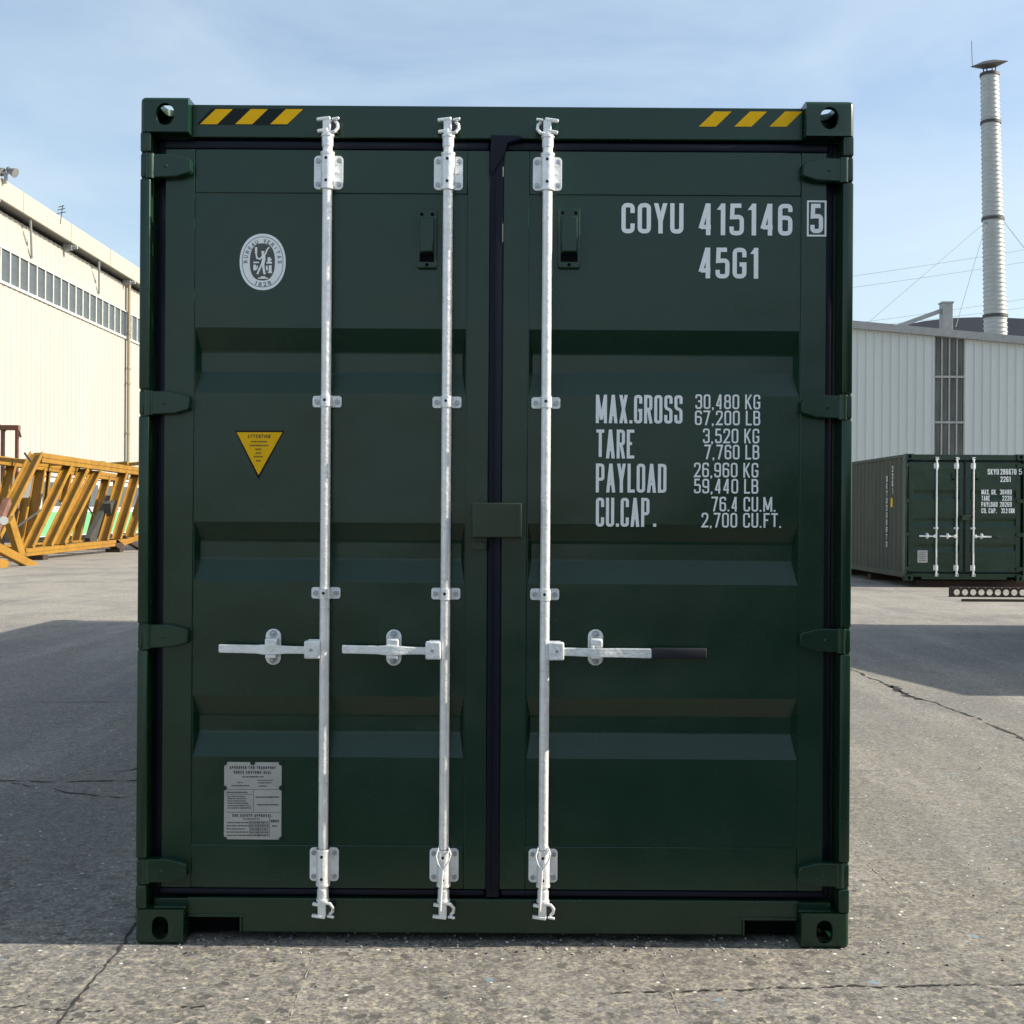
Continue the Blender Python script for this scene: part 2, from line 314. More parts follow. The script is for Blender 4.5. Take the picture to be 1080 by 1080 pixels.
# ------------------------------------------------------------------ stroke lettering
s0 = 0
GL = {
 'A': (1.05, [['h',(0,0,.5,1),(1,0,.5,1)], [(.2,.28),(.8,.28)]]),
 'B': (1, [[(0,0,s0),(1,0),(1,.53),(0,.53,s0)], [(0,0,s0),(0,1,s0),(.95,1),(.95,.53),(.1,.53)]]),
 'C': (1, [[(1,.70),(1,1),(0,1),(0,0),(1,0),(1,.30)]]),
 'D': (1, [[(0,0,s0),(1,0),(1,1),(0,1,s0),'z']]),
 'E': (.9, [[(1,0),(0,0,s0),(0,1,s0),(1,1)], [(0,.52),(.85,.52)]]),
 'F': (.9, [[(0,0),(0,1,s0),(1,1)], [(0,.52),(.85,.52)]]),
 'G': (1, [[(1,.72),(1,1),(0,1),(0,0),(1,0),(1,.45,s0),(.5,.45)]]),
 'H': (1, [[(0,0),(0,1)], [(1,0),(1,1)], [(0,.52),(1,.52)]]),
 'I': (.25, [[(.5,0),(.5,1)]]),
 'J': (.9, [[(0,.3),(0,0),(1,0),(1,1)]]),
 'K': (1, [[(0,0),(0,1)], ['h',(0,.36,1,1),(.32,.55,1,0)]]),
 'L': (.85, [[(0,1),(0,0,s0),(1,0)]]),
 'M': (1.35, [[(0,0),(0,1)],[(1,0),(1,1)],['h',(0,1,.5,.12),(1,1,.5,.12)]]),
 'N': (1, [[(0,0),(0,1)],[(1,0),(1,1)],['h',(0,1,1,0)]]),
 'O': (1, [[(0,0),(1,0),(1,1),(0,1),'z']]),
 'P': (1, [[(0,0),(0,1,s0),(1,1),(1,.45),(0,.45)]]),
 'R': (1, [[(0,0),(0,1,s0),(1,1),(1,.5),(0,.5)], [(.55,.5),(1,0)]]),
 'S': (1, [[(1,.72),(1,1),(0,1),(0,.55),(1,.47),(1,0),(0,0),(0,.28)]]),
 'T': (.95, [[(.5,0),(.5,1)], [(0,1),(1,1)]]),
 'U': (1, [[(0,1),(0,0),(1,0),(1,1)]]),
 'V': (1, [['h',(0,1,.5,0),(1,1,.5,0)]]),
 'W': (1.25, [[(0,1,s0),(.25,0,s0),(.5,.8,s0),(.75,0,s0),(1,1,s0)]]),
 'X': (1, [['h',(0,0,1,1),(0,1,1,0)]]),
 'Y': (1, [['h',(0,1,.5,.4),(1,1,.5,.4),(.5,0,.5,.42)]]),
 '0': (1, [[(0,0),(1,0),(1,1),(0,1),'z']]),
 '1': (.7, [['h',(.8,0,.8,1),(.1,.80,.8,.97)]]),
 '2': (1, [[(0,.72),(0,1),(1,1),(1,.62),(0,0,s0),(1,0)]]),
 '3': (1, [[(0,.76),(0,1),(1,1),(1,.53),(.35,.53)], [(.35,.53),(1,.53),(1,0),(0,0),(0,.24)]]),
 '4': (1, [['h',(.74,0,.74,1),(.0,.22,.70,1)], [(0,.22),(1,.22)]]),
 '5': (1, [[(.95,1),(.08,1,s0),(.04,.58,s0),(1,.60),(1,0),(0,0),(0,.24)]]),
 '6': (1, [[(1,.78),(1,1),(0,1),(0,0),(1,0),(1,.57),(0,.57)]]),
 '7': (1, [[(0,1),(1,1)],['h',(.3,0,1,1)]]),
 '8': (1, [[(0,0),(1,0),(1,.53),(0,.53),'z'], [(.04,.53),(.96,.53),(.96,1),(.04,1),'z']]),
 '9': (1, [[(0,.22),(0,0),(1,0),(1,1),(0,1),(0,.43),(1,.43)]]),
}
def fillet(pts, closed, r):
    n = len(pts); out = []
    for i, p in enumerate(pts):
        P = Vector(p[:2]); sharp = len(p) > 2
        if sharp or (not closed and i in (0, n - 1)): out.append(P); continue
        A = Vector(pts[i - 1][:2]); B = Vector(pts[(i + 1) % n][:2])
        da, db = (A - P), (B - P); k = min(r, da.length * 0.5, db.length * 0.5)
        a = P + da.normalized() * k; b = P + db.normalized() * k
        for j in range(6):
            t = j / 5; out.append(a * (1 - t) ** 2 + P * 2 * t * (1 - t) + b * t * t)
    res = [out[0]]
    for q in out[1:]:
        if (q - res[-1]).length > 1e-6: res.append(q)
    return res
def stroke_quads(pts, closed, t):
    n = len(pts); L_, R_ = [], []
    for i, p in enumerate(pts):
        a = pts[i - 1] if (i > 0 or closed) else None; b = pts[(i + 1) % n] if (i < n - 1 or closed) else None
        d1 = (p - a).normalized() if a is not None else None; d2 = (b - p).normalized() if b is not None else None
        if d1 is None: d1 = d2
        if d2 is None: d2 = d1
        n1_ = Vector((-d1.y, d1.x)); n2_ = Vector((-d2.y, d2.x)); m_ = n1_ + n2_
        m_ = m_.normalized() if m_.length > 1e-4 else n1_
        k = min(1 / max(m_.dot(n1_), 0.35), 2.2)
        L_.append(p + m_ * t / 2 * k); R_.append(p - m_ * t / 2 * k)
    rng_ = range(n) if closed else range(n - 1)
    return [(R_[i], R_[(i + 1) % n], L_[(i + 1) % n], L_[i]) for i in rng_]
def glyph(ch, w, h, t, rad=0.42):
    """list of strokes, each a list of 2-D quads inside the w x h cell"""
    if ch in '.,':
        q = [(Vector((0, 0)), Vector((t, 0)), Vector((t, t)), Vector((0, t)))]
        if ch == ',': q.append((Vector((0, -t * .7)), Vector((t * .5, -t * .7)), Vector((t, 0)), Vector((t * .3, 0))))
        return [q]
    res = []
    for st in GL[ch][1]:
        if st[0] == 'h':
            for (a, b, c, d) in st[1:]:
                xa, xb = t / 2 + a * (w - t), t / 2 + c * (w - t); k = t * .52
                res.append([(Vector((xa - k, b * h)), Vector((xa + k, b * h)), Vector((xb + k, d * h)), Vector((xb - k, d * h)))] if b < d else [(Vector((xb - k, d * h)), Vector((xb + k, d * h)), Vector((xa + k, b * h)), Vector((xa - k, b * h)))])
            continue
        closed = st[-1] == 'z'; raw = st[:-1] if closed else st
        pts = [((t / 2 + p[0] * (w - t)), (t / 2 + p[1] * (h - t)), *p[2:]) for p in raw]
        pts = [(p[0], p[1]) if len(p) == 2 else (p[0], p[1], 0) for p in pts]
        if not closed:                                   # open ends reach the cell edge
            for e, f in ((0, 1), (-1, -2)):
                P, Q = Vector(pts[e][:2]), Vector(pts[f][:2]); d = (P - Q).normalized() * t / 2
                if len(st[e]) == 2 and (raw[e][0] in (0, 1) and raw[e][1] in (0, 1)): P = P + d
                pts[e] = (P.x, P.y)
        fp = fillet(pts, closed, (w - t) * rad)
        res.append(stroke_quads(fp, closed, t))
    return res
def text_layout(txt, x0, x1, gap=0.22):
    """x positions and widths of each character so that the line fills x0..x1"""
    ws = [0.42 if c == ' ' else (0.34 if c in '.,' else GL[c][0]) for c in txt]
    tot = sum(ws) + gap * (len(txt) - 1); k = (x1 - x0) / tot; out = []; x = x0
    for c, w in zip(txt, ws): out.append((c, x, w * k)); x += (w + gap) * k
    return out
def text_into(mb, txt, x0, x1, z0, h, t, y, gap=0.22, mapf=None):
    k = 0
    for c, x, w in text_layout(txt, x0, x1, gap):
        if c == ' ': continue
        for st in glyph(c, w, h, t):
            for q in st:
                k += 1
                pts = [(x + p.x, y - 0.00007 * (k % 11), z0 + p.y) for p in q]
                if mapf: pts = [mapf(p) for p in pts]
                mb.quad(*pts)

# ------------------------------------------------------------------ containers
CX0 = -0.0585                                            # centre of the near container
H0 = 2.896; HALF = 1.219
def P(px, py, d=0.0):                                    # photo pixel -> (x, z) of the near container at depth d behind its front face
    w = W(px, py, -CAM_Y + d); return w.x - CX0, w.z
PX = lambda px, py, d=0.0: P(px, py, d)[0]
PZ = lambda py, px=522, d=0.0: P(px, py, d)[1]
DD = 0.045                                               # depth of door frames, header and sill behind the corner fittings

def make_casting(sx, top, yend, H, parent, paint):
    """hollow corner fitting; sx = -1 left, +1 right; yend 0 = door end, else far end"""
    w, h, dpt = 0.164, 0.120, 0.178
    xo = HALF * sx; xi = (HALF - w) * sx; x0, x1 = min(xo, xi), max(xo, xi)
    z0, z1 = (H - h, H) if top else (0, h)
    y0, y1 = (0, dpt) if yend == 0 else (yend - dpt, yend)
    zo = z1 if top else z0; yo = 0 if yend == 0 else yend
    def outer(e):
        a, b = e.verts; s = 0
        for v in (a, b): pass
        cx = abs(a.co.x - xo) < 1e-4 and abs(b.co.x - xo) < 1e-4
        cz = abs(a.co.z - zo) < 1e-4 and abs(b.co.z - zo) < 1e-4
        cy = abs(a.co.y - yo) < 1e-4 and abs(b.co.y - yo) < 1e-4
        return (cx + cz + cy) >= 2
    mb = MB(); mb.box(x0, x1, y0, y1, z0, z1, 0.017, 4, None, outer)
    o = mb.build('corner_fitting', paint, parent)
    cs = []
    c = MB(); c.box(x0 + .022, x1 - .022, y0 + .024, y1 - .024, z0 + .022, z1 - .022); cs.append(c.build('c', paint))
    xc, zc = (x0 + x1) / 2 - 0.003 * sx, (z0 + z1) / 2
    yf = (y0 - .02, y0 + .05) if yend == 0 else (y1 - .05, y1 + .02)
    hole = ell(xc, zc, 0.032, 0.038, 28) if top else rrect(xc - .028, xc + .028, zc - .041, zc + .038, .0275, 6)
    c = MB(); c.prism(hole, *yf); cs.append(c.build('c', paint))
    c = MB(); yc = (y0 + y1) / 2; c.prism(rrect(yc - .042, yc + .042, zc - .027, zc + .027, .026, 6), -.05, .05)
    for v in c.bm.verts: v.co = Vector((v.co.y + (xo), v.co.x, v.co.z))
    bmesh.ops.recalc_face_normals(c.bm, faces=c.bm.faces); cs.append(c.build('c', paint))
    c = MB(); c.prism(rrect(yc - .060, yc + .060, xc - .032, xc + .032, .031, 6), -.05, .05)
    for v in c.bm.verts: v.co = Vector((v.co.z, v.co.x, v.co.y + zo))
    bmesh.ops.recalc_face_normals(c.bm, faces=c.bm.faces); cs.append(c.build('c', paint))
    return boolean(o, cs)

def corrugated(length, z0, z1, x, sx, y0, depth=0.036, pitch=0.278):
    mb = MB(); prof = []; y = y0
    n = max(1, round(length / pitch)); pt = length / n
    for i in range(n):
        a = y0 + i * pt
        prof += [(a, 0), (a + pt * .25, 0), (a + pt * .5, 1), (a + pt * .75, 1)]
    prof.append((y0 + length, 0))
    for (a, da), (b, db) in zip(prof[:-1], prof[1:]):
        xa, xb = x - sx * da * depth, x - sx * db * depth
        pts = [(xa, a, z0), (xb, b, z0), (xb, b, z1), (xa, a, z1)]
        if sx < 0: pts = pts[::-1]
        mb.quad(*pts)
    return mb

def make_container(L, H, loc, rz, guides=(424, 627), label='', group=None, far=False):
    root = empty('shipping_container', loc, rz)
    tag(root, label, 'container', group)
    g = M['green']
    def mz(z):                                           # height on the tall near container -> height on this one
        if H == H0: return z
        if z < 0.30: return z
        if z > H0 - 0.42: return z - (H0 - H)
        return 0.30 + (z - 0.30) * (H - 0.42 - 0.30) / (H0 - 0.42 - 0.30)
    X = lambda px, py=550, d=DD: PX(px, py, d)
    Z = lambda py, px=522, d=DD: mz(PZ(py, px, d))
    for sx in (-1, 1):
        for top in (0, 1):
            for ye in (0, L): make_casting(sx, top, ye, H, root, g)
    # frame of the door end
    ht, hb = H - 0.012, Z(146.5)
    h = MB(); h.box(-HALF + .1645, HALF - .1645, DD, .17, hb, ht, .004)
    h.box(-HALF + .03, HALF - .03, DD + .03, .17, hb + .002, H - .1225, .002)
    h.build('header', g, root)
    sb, st_ = 0.030, Z(948.5)
    nt_ = Z(967)
    xl, xr, xe = X(255, 980), X(783, 980), HALF - .1645
    s = MB(); s.prism([(-xe, nt_), (xl, nt_), (xl, sb), (xr, sb), (xr, nt_), (xe, nt_), (xe, st_), (-xe, st_)], DD, .17, .004)
    for xx in (xl, xr): s.box(*sorted((xx, xx + (-.007 if xx == xl else .007))), DD - .003, DD + .05, sb, nt_ - .0065, .001)
    # lip plates framing the two notches
    for a, b in ((-HALF + .168, X(258, 980)), (X(780, 980), HALF - .168)):
        s.box(a, b, DD - .004, DD + .05, nt_ - .006, nt_ + .0045, .002)
    s.box(-HALF + .05, HALF - .05, DD + .004, .17, .1225, st_ - .004, .003)
    for sx in (-1, 1): s.box(*sorted((sx * (HALF - .06), sx * (HALF - .170))), .012, DD + .01, .1205, .128, .002)
    s.build('sill', g, root)
    rec = MB(); rec.box(-HALF + .165, HALF - .165, .098, .118, .016, .1218); rec.build('notch_shade_panel', M['slot_black'], root)  # black panel added where only deep shade lies under the container
    zh = [Z(y) for y in (180, 428, 672.5, 918)]
    for sx in (-1, 1):
        c = MB()
        c.box(*sorted((sx * HALF * .9985, sx * (HALF - .034))), .012, .18, .1205, H - .1205, .004)
        edges = [.121] + [v for z_ in sorted(zh) for v in (z_ - .046, z_ + .046)] + [H - .121]
        for a, b in zip(edges[0::2], edges[1::2]):
            c.box(*sorted((sx * HALF, sx * (HALF - .036))), .002, .03, a, b, .006, 3)
        c.box(*sorted((sx * (HALF - .035), sx * (HALF - .095))), .10, .18, .125, H - .125, 0)
        c.build('corner_post', g, root)
        for z_ in zh:                                    # hinges
            hg = MB()
            hg.box(*sorted((sx * (HALF - .001), sx * (HALF - .020))), .004, .05, z_ - .040, z_ + .040, .005, 2)
            hg.cyl((sx * (HALF - .030), .018, z_ - .042), (sx * (HALF - .030), .018, z_ + .042), .017)
            xa, xb, xc_ = HALF - .034, HALF - .120, HALF - .172
            poly = [(xa, z_ - .040), (xa, z_ + .040), (xb + .02, z_ + .042), (xb, z_ + .038), (xc_ + .006, z_ + .026), (xc_, z_ + .018), (xc_, z_ - .016), (xc_ + .006, z_ - .023), (xb, z_ - .036)]
            hg.prism([(sx * a, b) for a, b in poly], .010, .041, .004)
            hg.sph((sx * (HALF - .085), .010, z_), .007, (1, .4, 1))
            hg.build('hinge', g, root)
    # doors
    zt, zb = Z(159), Z(938)
    SW = [(347, 371, 393, 416), (552, 572, 592, 615.5), (735.5, 757, 776, 800)]
    for k, (xa, xb, pa, pb) in enumerate(((X(172), X(514.5), X(203.5), X(491)), (X(529), X(870), X(556), X(843)))):
        zp1, zp0 = Z(205), Z(892.5)
        d = MB()
        d.box(xa, pa, DD, .115, zb, zt, .003); d.box(pb, xb, DD, .115, zb, zt, .003)
        d.box(pa + .0005, pb - .0005, DD + .0012, .115, zp1, zt, .003); d.box(pa + .0005, pb - .0005, DD + .0012, .115, zb, zp0, .003)
        door = d.build('door', g, root)
        p = bmesh.new(); yf = DD + .005; dep = .038
        rows = [(zp1, None)]
        cur = zp1; fl = []
        def q(*pts): fl.append(pts)
        ex = .003
        for sw in SW:
            a, b, c_, e = [Z(v) for v in sw]
            q((pa, yf, a), (pb, yf, a), (pb, yf, cur), (pa, yf, cur))
            i0, i1 = pa + .016, pb - .016; o0, o1 = pa + ex, pb - ex
            q((i0, yf + dep, b), (i1, yf + dep, b), (o1, yf, a), (o0, yf, a))
            q((i0, yf + dep, c_), (i1, yf + dep, c_), (i1, yf + dep, b), (i0, yf + dep, b))
            q((o0, yf, e), (o1, yf, e), (i1, yf + dep, c_), (i0, yf + dep, c_))
            q((o0, yf, e), (i0, yf + dep, c_), (i0, yf + dep, b), (o0, yf, a))
            q((o1, yf, a), (i1, yf + dep, b), (i1, yf + dep, c_), (o1, yf, e))
            q((pa, yf, e), (o0, yf, e), (o0, yf, a), (pa, yf, a)); q((o1, yf, e), (pb, yf, e), (pb, yf, a), (o1, yf, a))
            cur = e
        q((pa, yf, zp0), (pb, yf, zp0), (pb, yf, cur), (pa, yf, cur))
        for pts in fl: p.faces.new([p.verts.new(v) for v in pts])
        bmesh.ops.remove_doubles(p, verts=p.verts, dist=.0002)
        sel = [e for e in p.edges if len(e.link_faces) == 2 and e.link_faces[0].normal.angle(e.link_faces[1].normal, 0) > .2 and abs(e.verts[0].co.z - e.verts[1].co.z) < .001]
        bmesh.ops.bevel(p, geom=sel, offset=.006, segments=3, affect='EDGES', profile=.5)
        m_ = MB(); m_.bm.free(); m_.bm = p
        m_.build('door_panel', g, door, smooth=False)
        # rubber gasket: seals on the outer side, top and bottom
        r = MB(); yg0, yg1 = DD + .010, .10
        so_ = (-1 if k == 0 else 1); xe = xa if k == 0 else xb
        r.box(*sorted((xe, xe + so_ * .030)), yg0 + .014, yg1, zb - .028, zt + .036, .006, 3)
        gx0, gx1 = (xa - .012, xb) if k == 0 else (xa, xb + .012)
        for (za, zc_) in ((zt + .001, zt + .036), (zb - .030, zb - .001)):
            r.box(gx0, gx1, yg0, yg1, za, zc_, .012, 3)
        if k == 1:                                       # central overlap seal with its folded corner at the top
            r.box(X(514.6), X(529), DD - .004, .11, zb - .028, zt + .030, .006, 3)
            r.box(X(514.6) + .012, X(519), DD - .009, DD + .01, zb, zt, .004, 2)
            r.prism([(X(514.2), Z(180)), (X(517), Z(185)), (X(530), Z(164)), (X(533), Z(152)), (X(550), Z(147)), (X(545), Z(143)), (X(515.5), Z(143))], DD - .012, DD + .03, .004)
        r.build('gasket', M['rubber'], door)
    # lock box
    lz0, lz1 = Z(566.5), Z(530.5)
    b = MB(); b.box(X(492.5), X(514), DD - .008, DD, Z(567.5), Z(527), .001)
    b.box(X(498, 550, -.02), X(550.5, 550, -.02), DD - .074, DD - .002, lz0, lz1, .004, 2)
    b.box(X(546.5, 550, -.02), X(549.5, 550, -.02), DD - .077, DD - .05, lz0 + .004, lz1 - .004, .001)
    b.box(X(498.5), X(513), DD - .022, DD, Z(580), Z(571.5), .002)
    b.build('lock_box', M['box_green'], root)
    # ventilator covers
    for (a, c_) in (((440, 222), (461, 284)), ((588.5, 219.5), (612, 283))):
        x0, x1, z1, z0 = X(a[0], 250), X(c_[0], 250), Z(a[1]), Z(c_[1])
        v = MB(); v.prism(rrect(x0, x1, z0, z1, .008), DD - .010, DD + .004, .004)
        v.box(x0 + .010, x1 - .010, DD - .030, DD - .004, z0 + .052, z1 - .032, .005)
        v.mi = 1; v.box(x0 + .009, x1 - .009, DD - .0112, DD - .004, z0 + .022, z0 + .051, .001)
        for xx, zz in ((x0 + .016, z1 - .017), (x1 - .016, z1 - .017), ((x0 + x1) / 2, z0 + .012)): v.sph((xx, DD - .011, zz), .006, (1, .5, 1))
        v.build('ventilator_cover', [g, M['slot_black']], root)
    # locking rods
    yr = DD - .030
    rods = ((345.5, 340.5, 231, None), (473.5, 467, 361, None), (578.5, 572, None, 745))
    for i, (xt, xbm, hl, hr) in enumerate(rods):
        x = (X(xt, 180, yr) + X(xbm, 915, yr)) / 2
        rod = MB(); rod.cyl((x, yr, Z(945)), (x, yr, Z(143)), .0168, n=28)
        rod = rod.build('locking_rod', M['zinc_rod'], root)
        for zc, up in ((Z(181, d=yr), 1), (Z(915, d=yr), -1)):      # end bearings with bolted plates
            br = MB(); br.prism(rrect(x - .050, x + .050, zc - .058, zc + .058, .014), DD - .0045, DD - .0003, .0015)
            br.cyl((x, yr, zc - .062), (x, yr, zc + .062), .0225, n=28)
            for zz in (-.060, .058): br.cyl((x, yr, zc + zz - .004), (x, yr, zc + zz + .004), .0242, n=28)
            br.box(x - .0215, x + .0215, yr, DD - .001, zc - .058, zc + .058, 0)
            for zz in (-.03, 0.0, .03): br.box(x + .0235, x + .036, DD - .009, DD - .004, zc + zz - .004, zc + zz + .004, .001)
            br.mi = 1
            for bx in (-.036, .036):
                for bz in (-.040, .040): br.cyl((x + bx, DD - .004, zc + bz), (x + bx, DD - .011, zc + bz), .0085, n=6)
            br.mi = 2
            for bz in (-.038, .038): br.cyl((x - .002, yr - .0215, zc + bz), (x - .002, yr - .0232, zc + bz), .0052, n=12)
            br.build('bearing_bracket', [M['zinc'], M['bolt'], M['black']], rod)
        for gy in guides:
            zc = Z(gy, d=yr)
            gd = MB(); gd.prism(rrect(x - .050, x + .050, zc - .020, zc + .020, .009), DD - .0045, DD - .0003, .0015)
            gd.cyl((x, yr, zc - .019), (x, yr, zc + .019), .0205, n=28); gd.box(x - .0205, x + .0205, yr, DD - .001, zc - .019, zc + .019, 0)
            gd.mi = 1
            for bx in (-.035, .035): gd.cyl((x + bx, DD - .004, zc), (x + bx, DD - .012, zc), .009, n=6)
            gd.mi = 2; gd.cyl((x - .002, yr - .0195, zc + .002), (x - .002, yr - .0212, zc + .002), .0052, n=12)
            gd.build('guide_bracket', [M['zinc'], M['bolt'], M['black']], rod)
        for zc, up in ((Z(135, d=yr), 1), (Z(959, d=yr), -1)):       # cam ends gripping their keepers
            k = -1 if (i == 2 and up > 0) else 1
            cm = MB()
            cm.cyl((x, yr, zc - up * .066), (x, yr, zc - up * .030), .0195, n=24)
            cm.cyl((x, yr, zc - up * .034), (x, yr, zc - up * .026), .0225, n=24)
            cm.box(x - .016, x + .012, yr - .014, yr + .014, zc - .028, zc + .026, .004)
            for a, b, zz in ((-.036, .010, up * .022), (-.034, .002, -up * .018)):
                cm.bar((x + k * a, yr - .008, zc + zz), (x + k * b, yr - .008, zc + zz + up * .006), .016, .010, bev=.002)
            pts = [(x + k * .010, yr - .012, zc - up * .022), (x + k * .026, yr - .014, zc - up * .020), (x + k * .036, yr - .010, zc - up * .006), (x + k * .034, yr - .004, zc + up * .010), (x + k * .024, yr, zc + up * .020)]
            cm.tube(pts, .0055)
            cm.bar((x + k * .016, yr - .008, zc + up * .024), (x + k * .040, yr - .008, zc + up * .028), .012, .008, bev=.002)
            cm.build('cam_end', M['zinc'], rod)
            kp = MB(); kp.box(*sorted((x + k * .008, x + k * .030)), yr - .002, DD + .002, zc - .016, zc + .020, .004)
            kp.build('cam_keeper', M['dark_metal'], rod); kp = MB()
            kp.box(*sorted((x - k * .036, x - k * .018)), yr + .004, DD + .002, zc - .014, zc + .014, .003)
            kp.build('cam_keeper', g, rod)
        # handle
        hz = Z(686.5, d=yr - .02); s_ = -1 if hl else 1; yh = yr - .010
        hub = MB(); hub.box(*sorted((x + s_ * .013, x + s_ * .066)), yh - .017, yh + .010, hz - .031, hz + .031, .006, 2)
        hub.box(*sorted((x + s_ * .008, x + s_ * .055)), yh + .004, yh + .016, hz + .020, hz + .034, .003)
        hub.mi = 1; hub.cyl((x + s_ * .042, yh - .016, hz), (x + s_ * .042, yh - .0195, hz), .006, n=6)
        end = X(hl if hl else 687, 686, yh); e2 = end
        hub.mi = 0
        nseg = 14; xs = x + s_ * .064
        pr = bmesh.new(); prev = None
        for j in range(nseg + 1):
            tt = j / nseg; xx = xs + (end - xs) * tt
            hh = .0135 + .003 * tt
            if hl: hh = .0125 + .005 * math.exp(-((tt - .42) / .14) ** 2) + (.0015 if tt > .6 else 0)
            off = -.010 * math.exp(-((tt - .40) / .16) ** 2)
            zz = hz - .002 - .004 * tt * (1 if hr else -1)
            ring = [pr.verts.new((xx, yh - .009 + off, zz - hh)), pr.verts.new((xx, yh - .009 + off, zz + hh)), pr.verts.new((xx, yh + .003 + off, zz + hh)), pr.verts.new((xx, yh + .003 + off, zz - hh))]
            if prev:
                for a in range(4): pr.faces.new((prev[a], prev[(a + 1) % 4], ring[(a + 1) % 4], ring[a]))
            else: pr.faces.new(ring)
            prev = ring
        pr.faces.new(prev[::-1]); bmesh.ops.recalc_face_normals(pr, faces=pr.faces)
        bmesh.ops.bevel(pr, geom=[e for e in pr.edges if e.calc_face_angle(0) > .8], offset=.0025, segments=2, affect='EDGES')
        hub._merge(pr)
        han = hub.build('door_handle', [M['zinc'], M['bolt']], root)
        if hr:
            gp = MB(); ge = X(hr, 688, yh)
            gp.box(end + .0005, ge, yh - .013, yh + .006, hz - .0225, hz + .0135, .006, 3)
            gp.build('hand_grip', M['black'], han)
        kx = X(288.5 if i == 0 else (415.5 if i == 1 else 628), 684, DD); kz = Z(683.5 if hl else 682, d=DD)
        cp = MB(); cp.prism(rrect(kx - .0265, kx + .0265, kz - .062, kz + .062, .0255, 8), DD - .005, DD - .0003, .0015)
        cp.box(kx - .021, kx + .021, DD - .052, DD - .004, kz + .004, kz + .034, .006, 2)
        cp.box(kx - .018, kx + .018, DD - .056, DD - .004, kz - .034, kz - .022, .003, 2)
        cp.box(kx - .018, kx - .008, DD - .054, DD - .044, kz - .026, kz + .010, .002)
        cp.mi = 1
        for bz in (-.046, .046): cp.cyl((kx, DD - .004, kz + bz), (kx, DD - .013, kz + bz), .012, n=14); cp.sph((kx, DD - .013, kz + bz), .008, (1, .4, 1))
        cp.build('handle_catch', [M['zinc'], M['bolt']], root)
    # sides, roof, far end, floor
    sp = g
    for sx in (-1, 1):
        r_ = MB(); r_.box(*sorted((sx * HALF * .999, sx * (HALF - .06))), .178, L - .178, H - .070, H - .008, .004)
        r_.build('top_rail', sp, root)
        r_ = MB(); r_.box(*sorted((sx * HALF * .999, sx * (HALF - .05))), .178, L - .178, .060, .170, .004)
        for yy in ([.5, L - .9] if L > 8 else [L * .33, L * .60]):
            pass
        r_.build('bottom_rail', sp, root)
        c = corrugated(L - .36, .170, H - .070, sx * (HALF - .010), sx, .18)
        c.build('side_panel', sp, root, smooth=False)
    e = MB(); e.box(-HALF + .03, HALF - .03, L - .06, L - .02, .10, H - .02); e.build('end_wall', g, root)
    rf = MB(); n = int(L / .25)
    for i in range(n):
        a = .16 + (L - .3) * i / n; b_ = .16 + (L - .3) * (i + 1) / n; q_ = (b_ - a) / 4
        for u0, u1, z0_, z1_ in ((a, a + q_, 0, 0), (a + q_, a + 2 * q_, 0, -.02), (a + 2 * q_, a + 3 * q_, -.02, -.02), (a + 3 * q_, b_, -.02, 0)):
            rf.quad((-HALF + .05, u0, H - .012 + z0_), (HALF - .05, u0, H - .012 + z0_), (HALF - .05, u1, H - .012 + z1_), (-HALF + .05, u1, H - .012 + z1_))
    rf.build('roof', g, root, smooth=False)
    fl_ = MB(); fl_.box(-HALF + .05, HALF - .05, .12, L - .06, .165, .195)
    y = .45
    while y < L - .3: fl_.box(-HALF + .05, HALF - .05, y, y + .045, .062, .1645); y += .3 if L < 8 else .34
    fl_.build('floor', M['wood'], root)
    return root

main = make_container(12.192, H0, (CX0, 0, 0), 0, label='large dark green container in the foreground, seen doors-on, three galvanised rods')

# lettering of the near container
def lettering(parent, rows, name, y, mapf=None, matl='white'):
    mb = MB()
    for txt, x0, x1, ya, yb, t in rows:
        zt = PZ(ya, (x0 + x1) / 2, DD); zb = PZ(yb, (x0 + x1) / 2, DD)
        text_into(mb, txt, PX(x0, (ya + yb) / 2, DD), PX(x1, (ya + yb) / 2, DD), zb, zt - zb, t / 309.0, y, mapf=mapf)
    return mb.build(name, M[matl], parent, smooth=False)
YL = DD + .0035
lettering(main, [('COYU', 655.5, 721, 214, 246, 4.6), ('415146', 737, 836, 214.5, 248, 4.6)], 'owner_code_lettering', YL)
lettering(main, [('45G1', 737, 801, 261, 293.5, 4.6)], 'size_code_lettering', YL)
mb = MB()
text_into(mb, '5', PX(854.5, 231, DD), PX(868, 231, DD), PZ(246, 861, DD), PZ(215, 861, DD) - PZ(246, 861, DD), 4.6 / 309, DD - .0012)
x0, x1, z0, z1 = PX(851, 231, DD), PX(871.5, 231, DD), PZ(249.5, 861, DD), PZ(211.5, 861, DD); t = 1.9 / 309
for a in ((x0, x1, z0, z0 + t), (x0, x1, z1 - t, z1), (x0, x0 + t, z0 + t, z1 - t), (x1 - t, x1, z0 + t, z1 - t)):
    mb.quad((a[0], DD - .0012, a[2]), (a[1], DD - .0012, a[2]), (a[1], DD - .0012, a[3]), (a[0], DD - .0012, a[3]))
mb.build('check_digit', M['white'], main, smooth=False)
big = [('MAX.GROSS', 628.5, 720, 416.5, 446.5, 3.3), ('TARE', 629, 669, 453, 483.5, 3.3), ('PAYLOAD', 628.5, 703, 489, 519.5, 3.3), ('CU.CAP', 628.5, 685, 525, 555.5, 3.3), ('.', 689, 692, 525, 555.5, 3.3)]
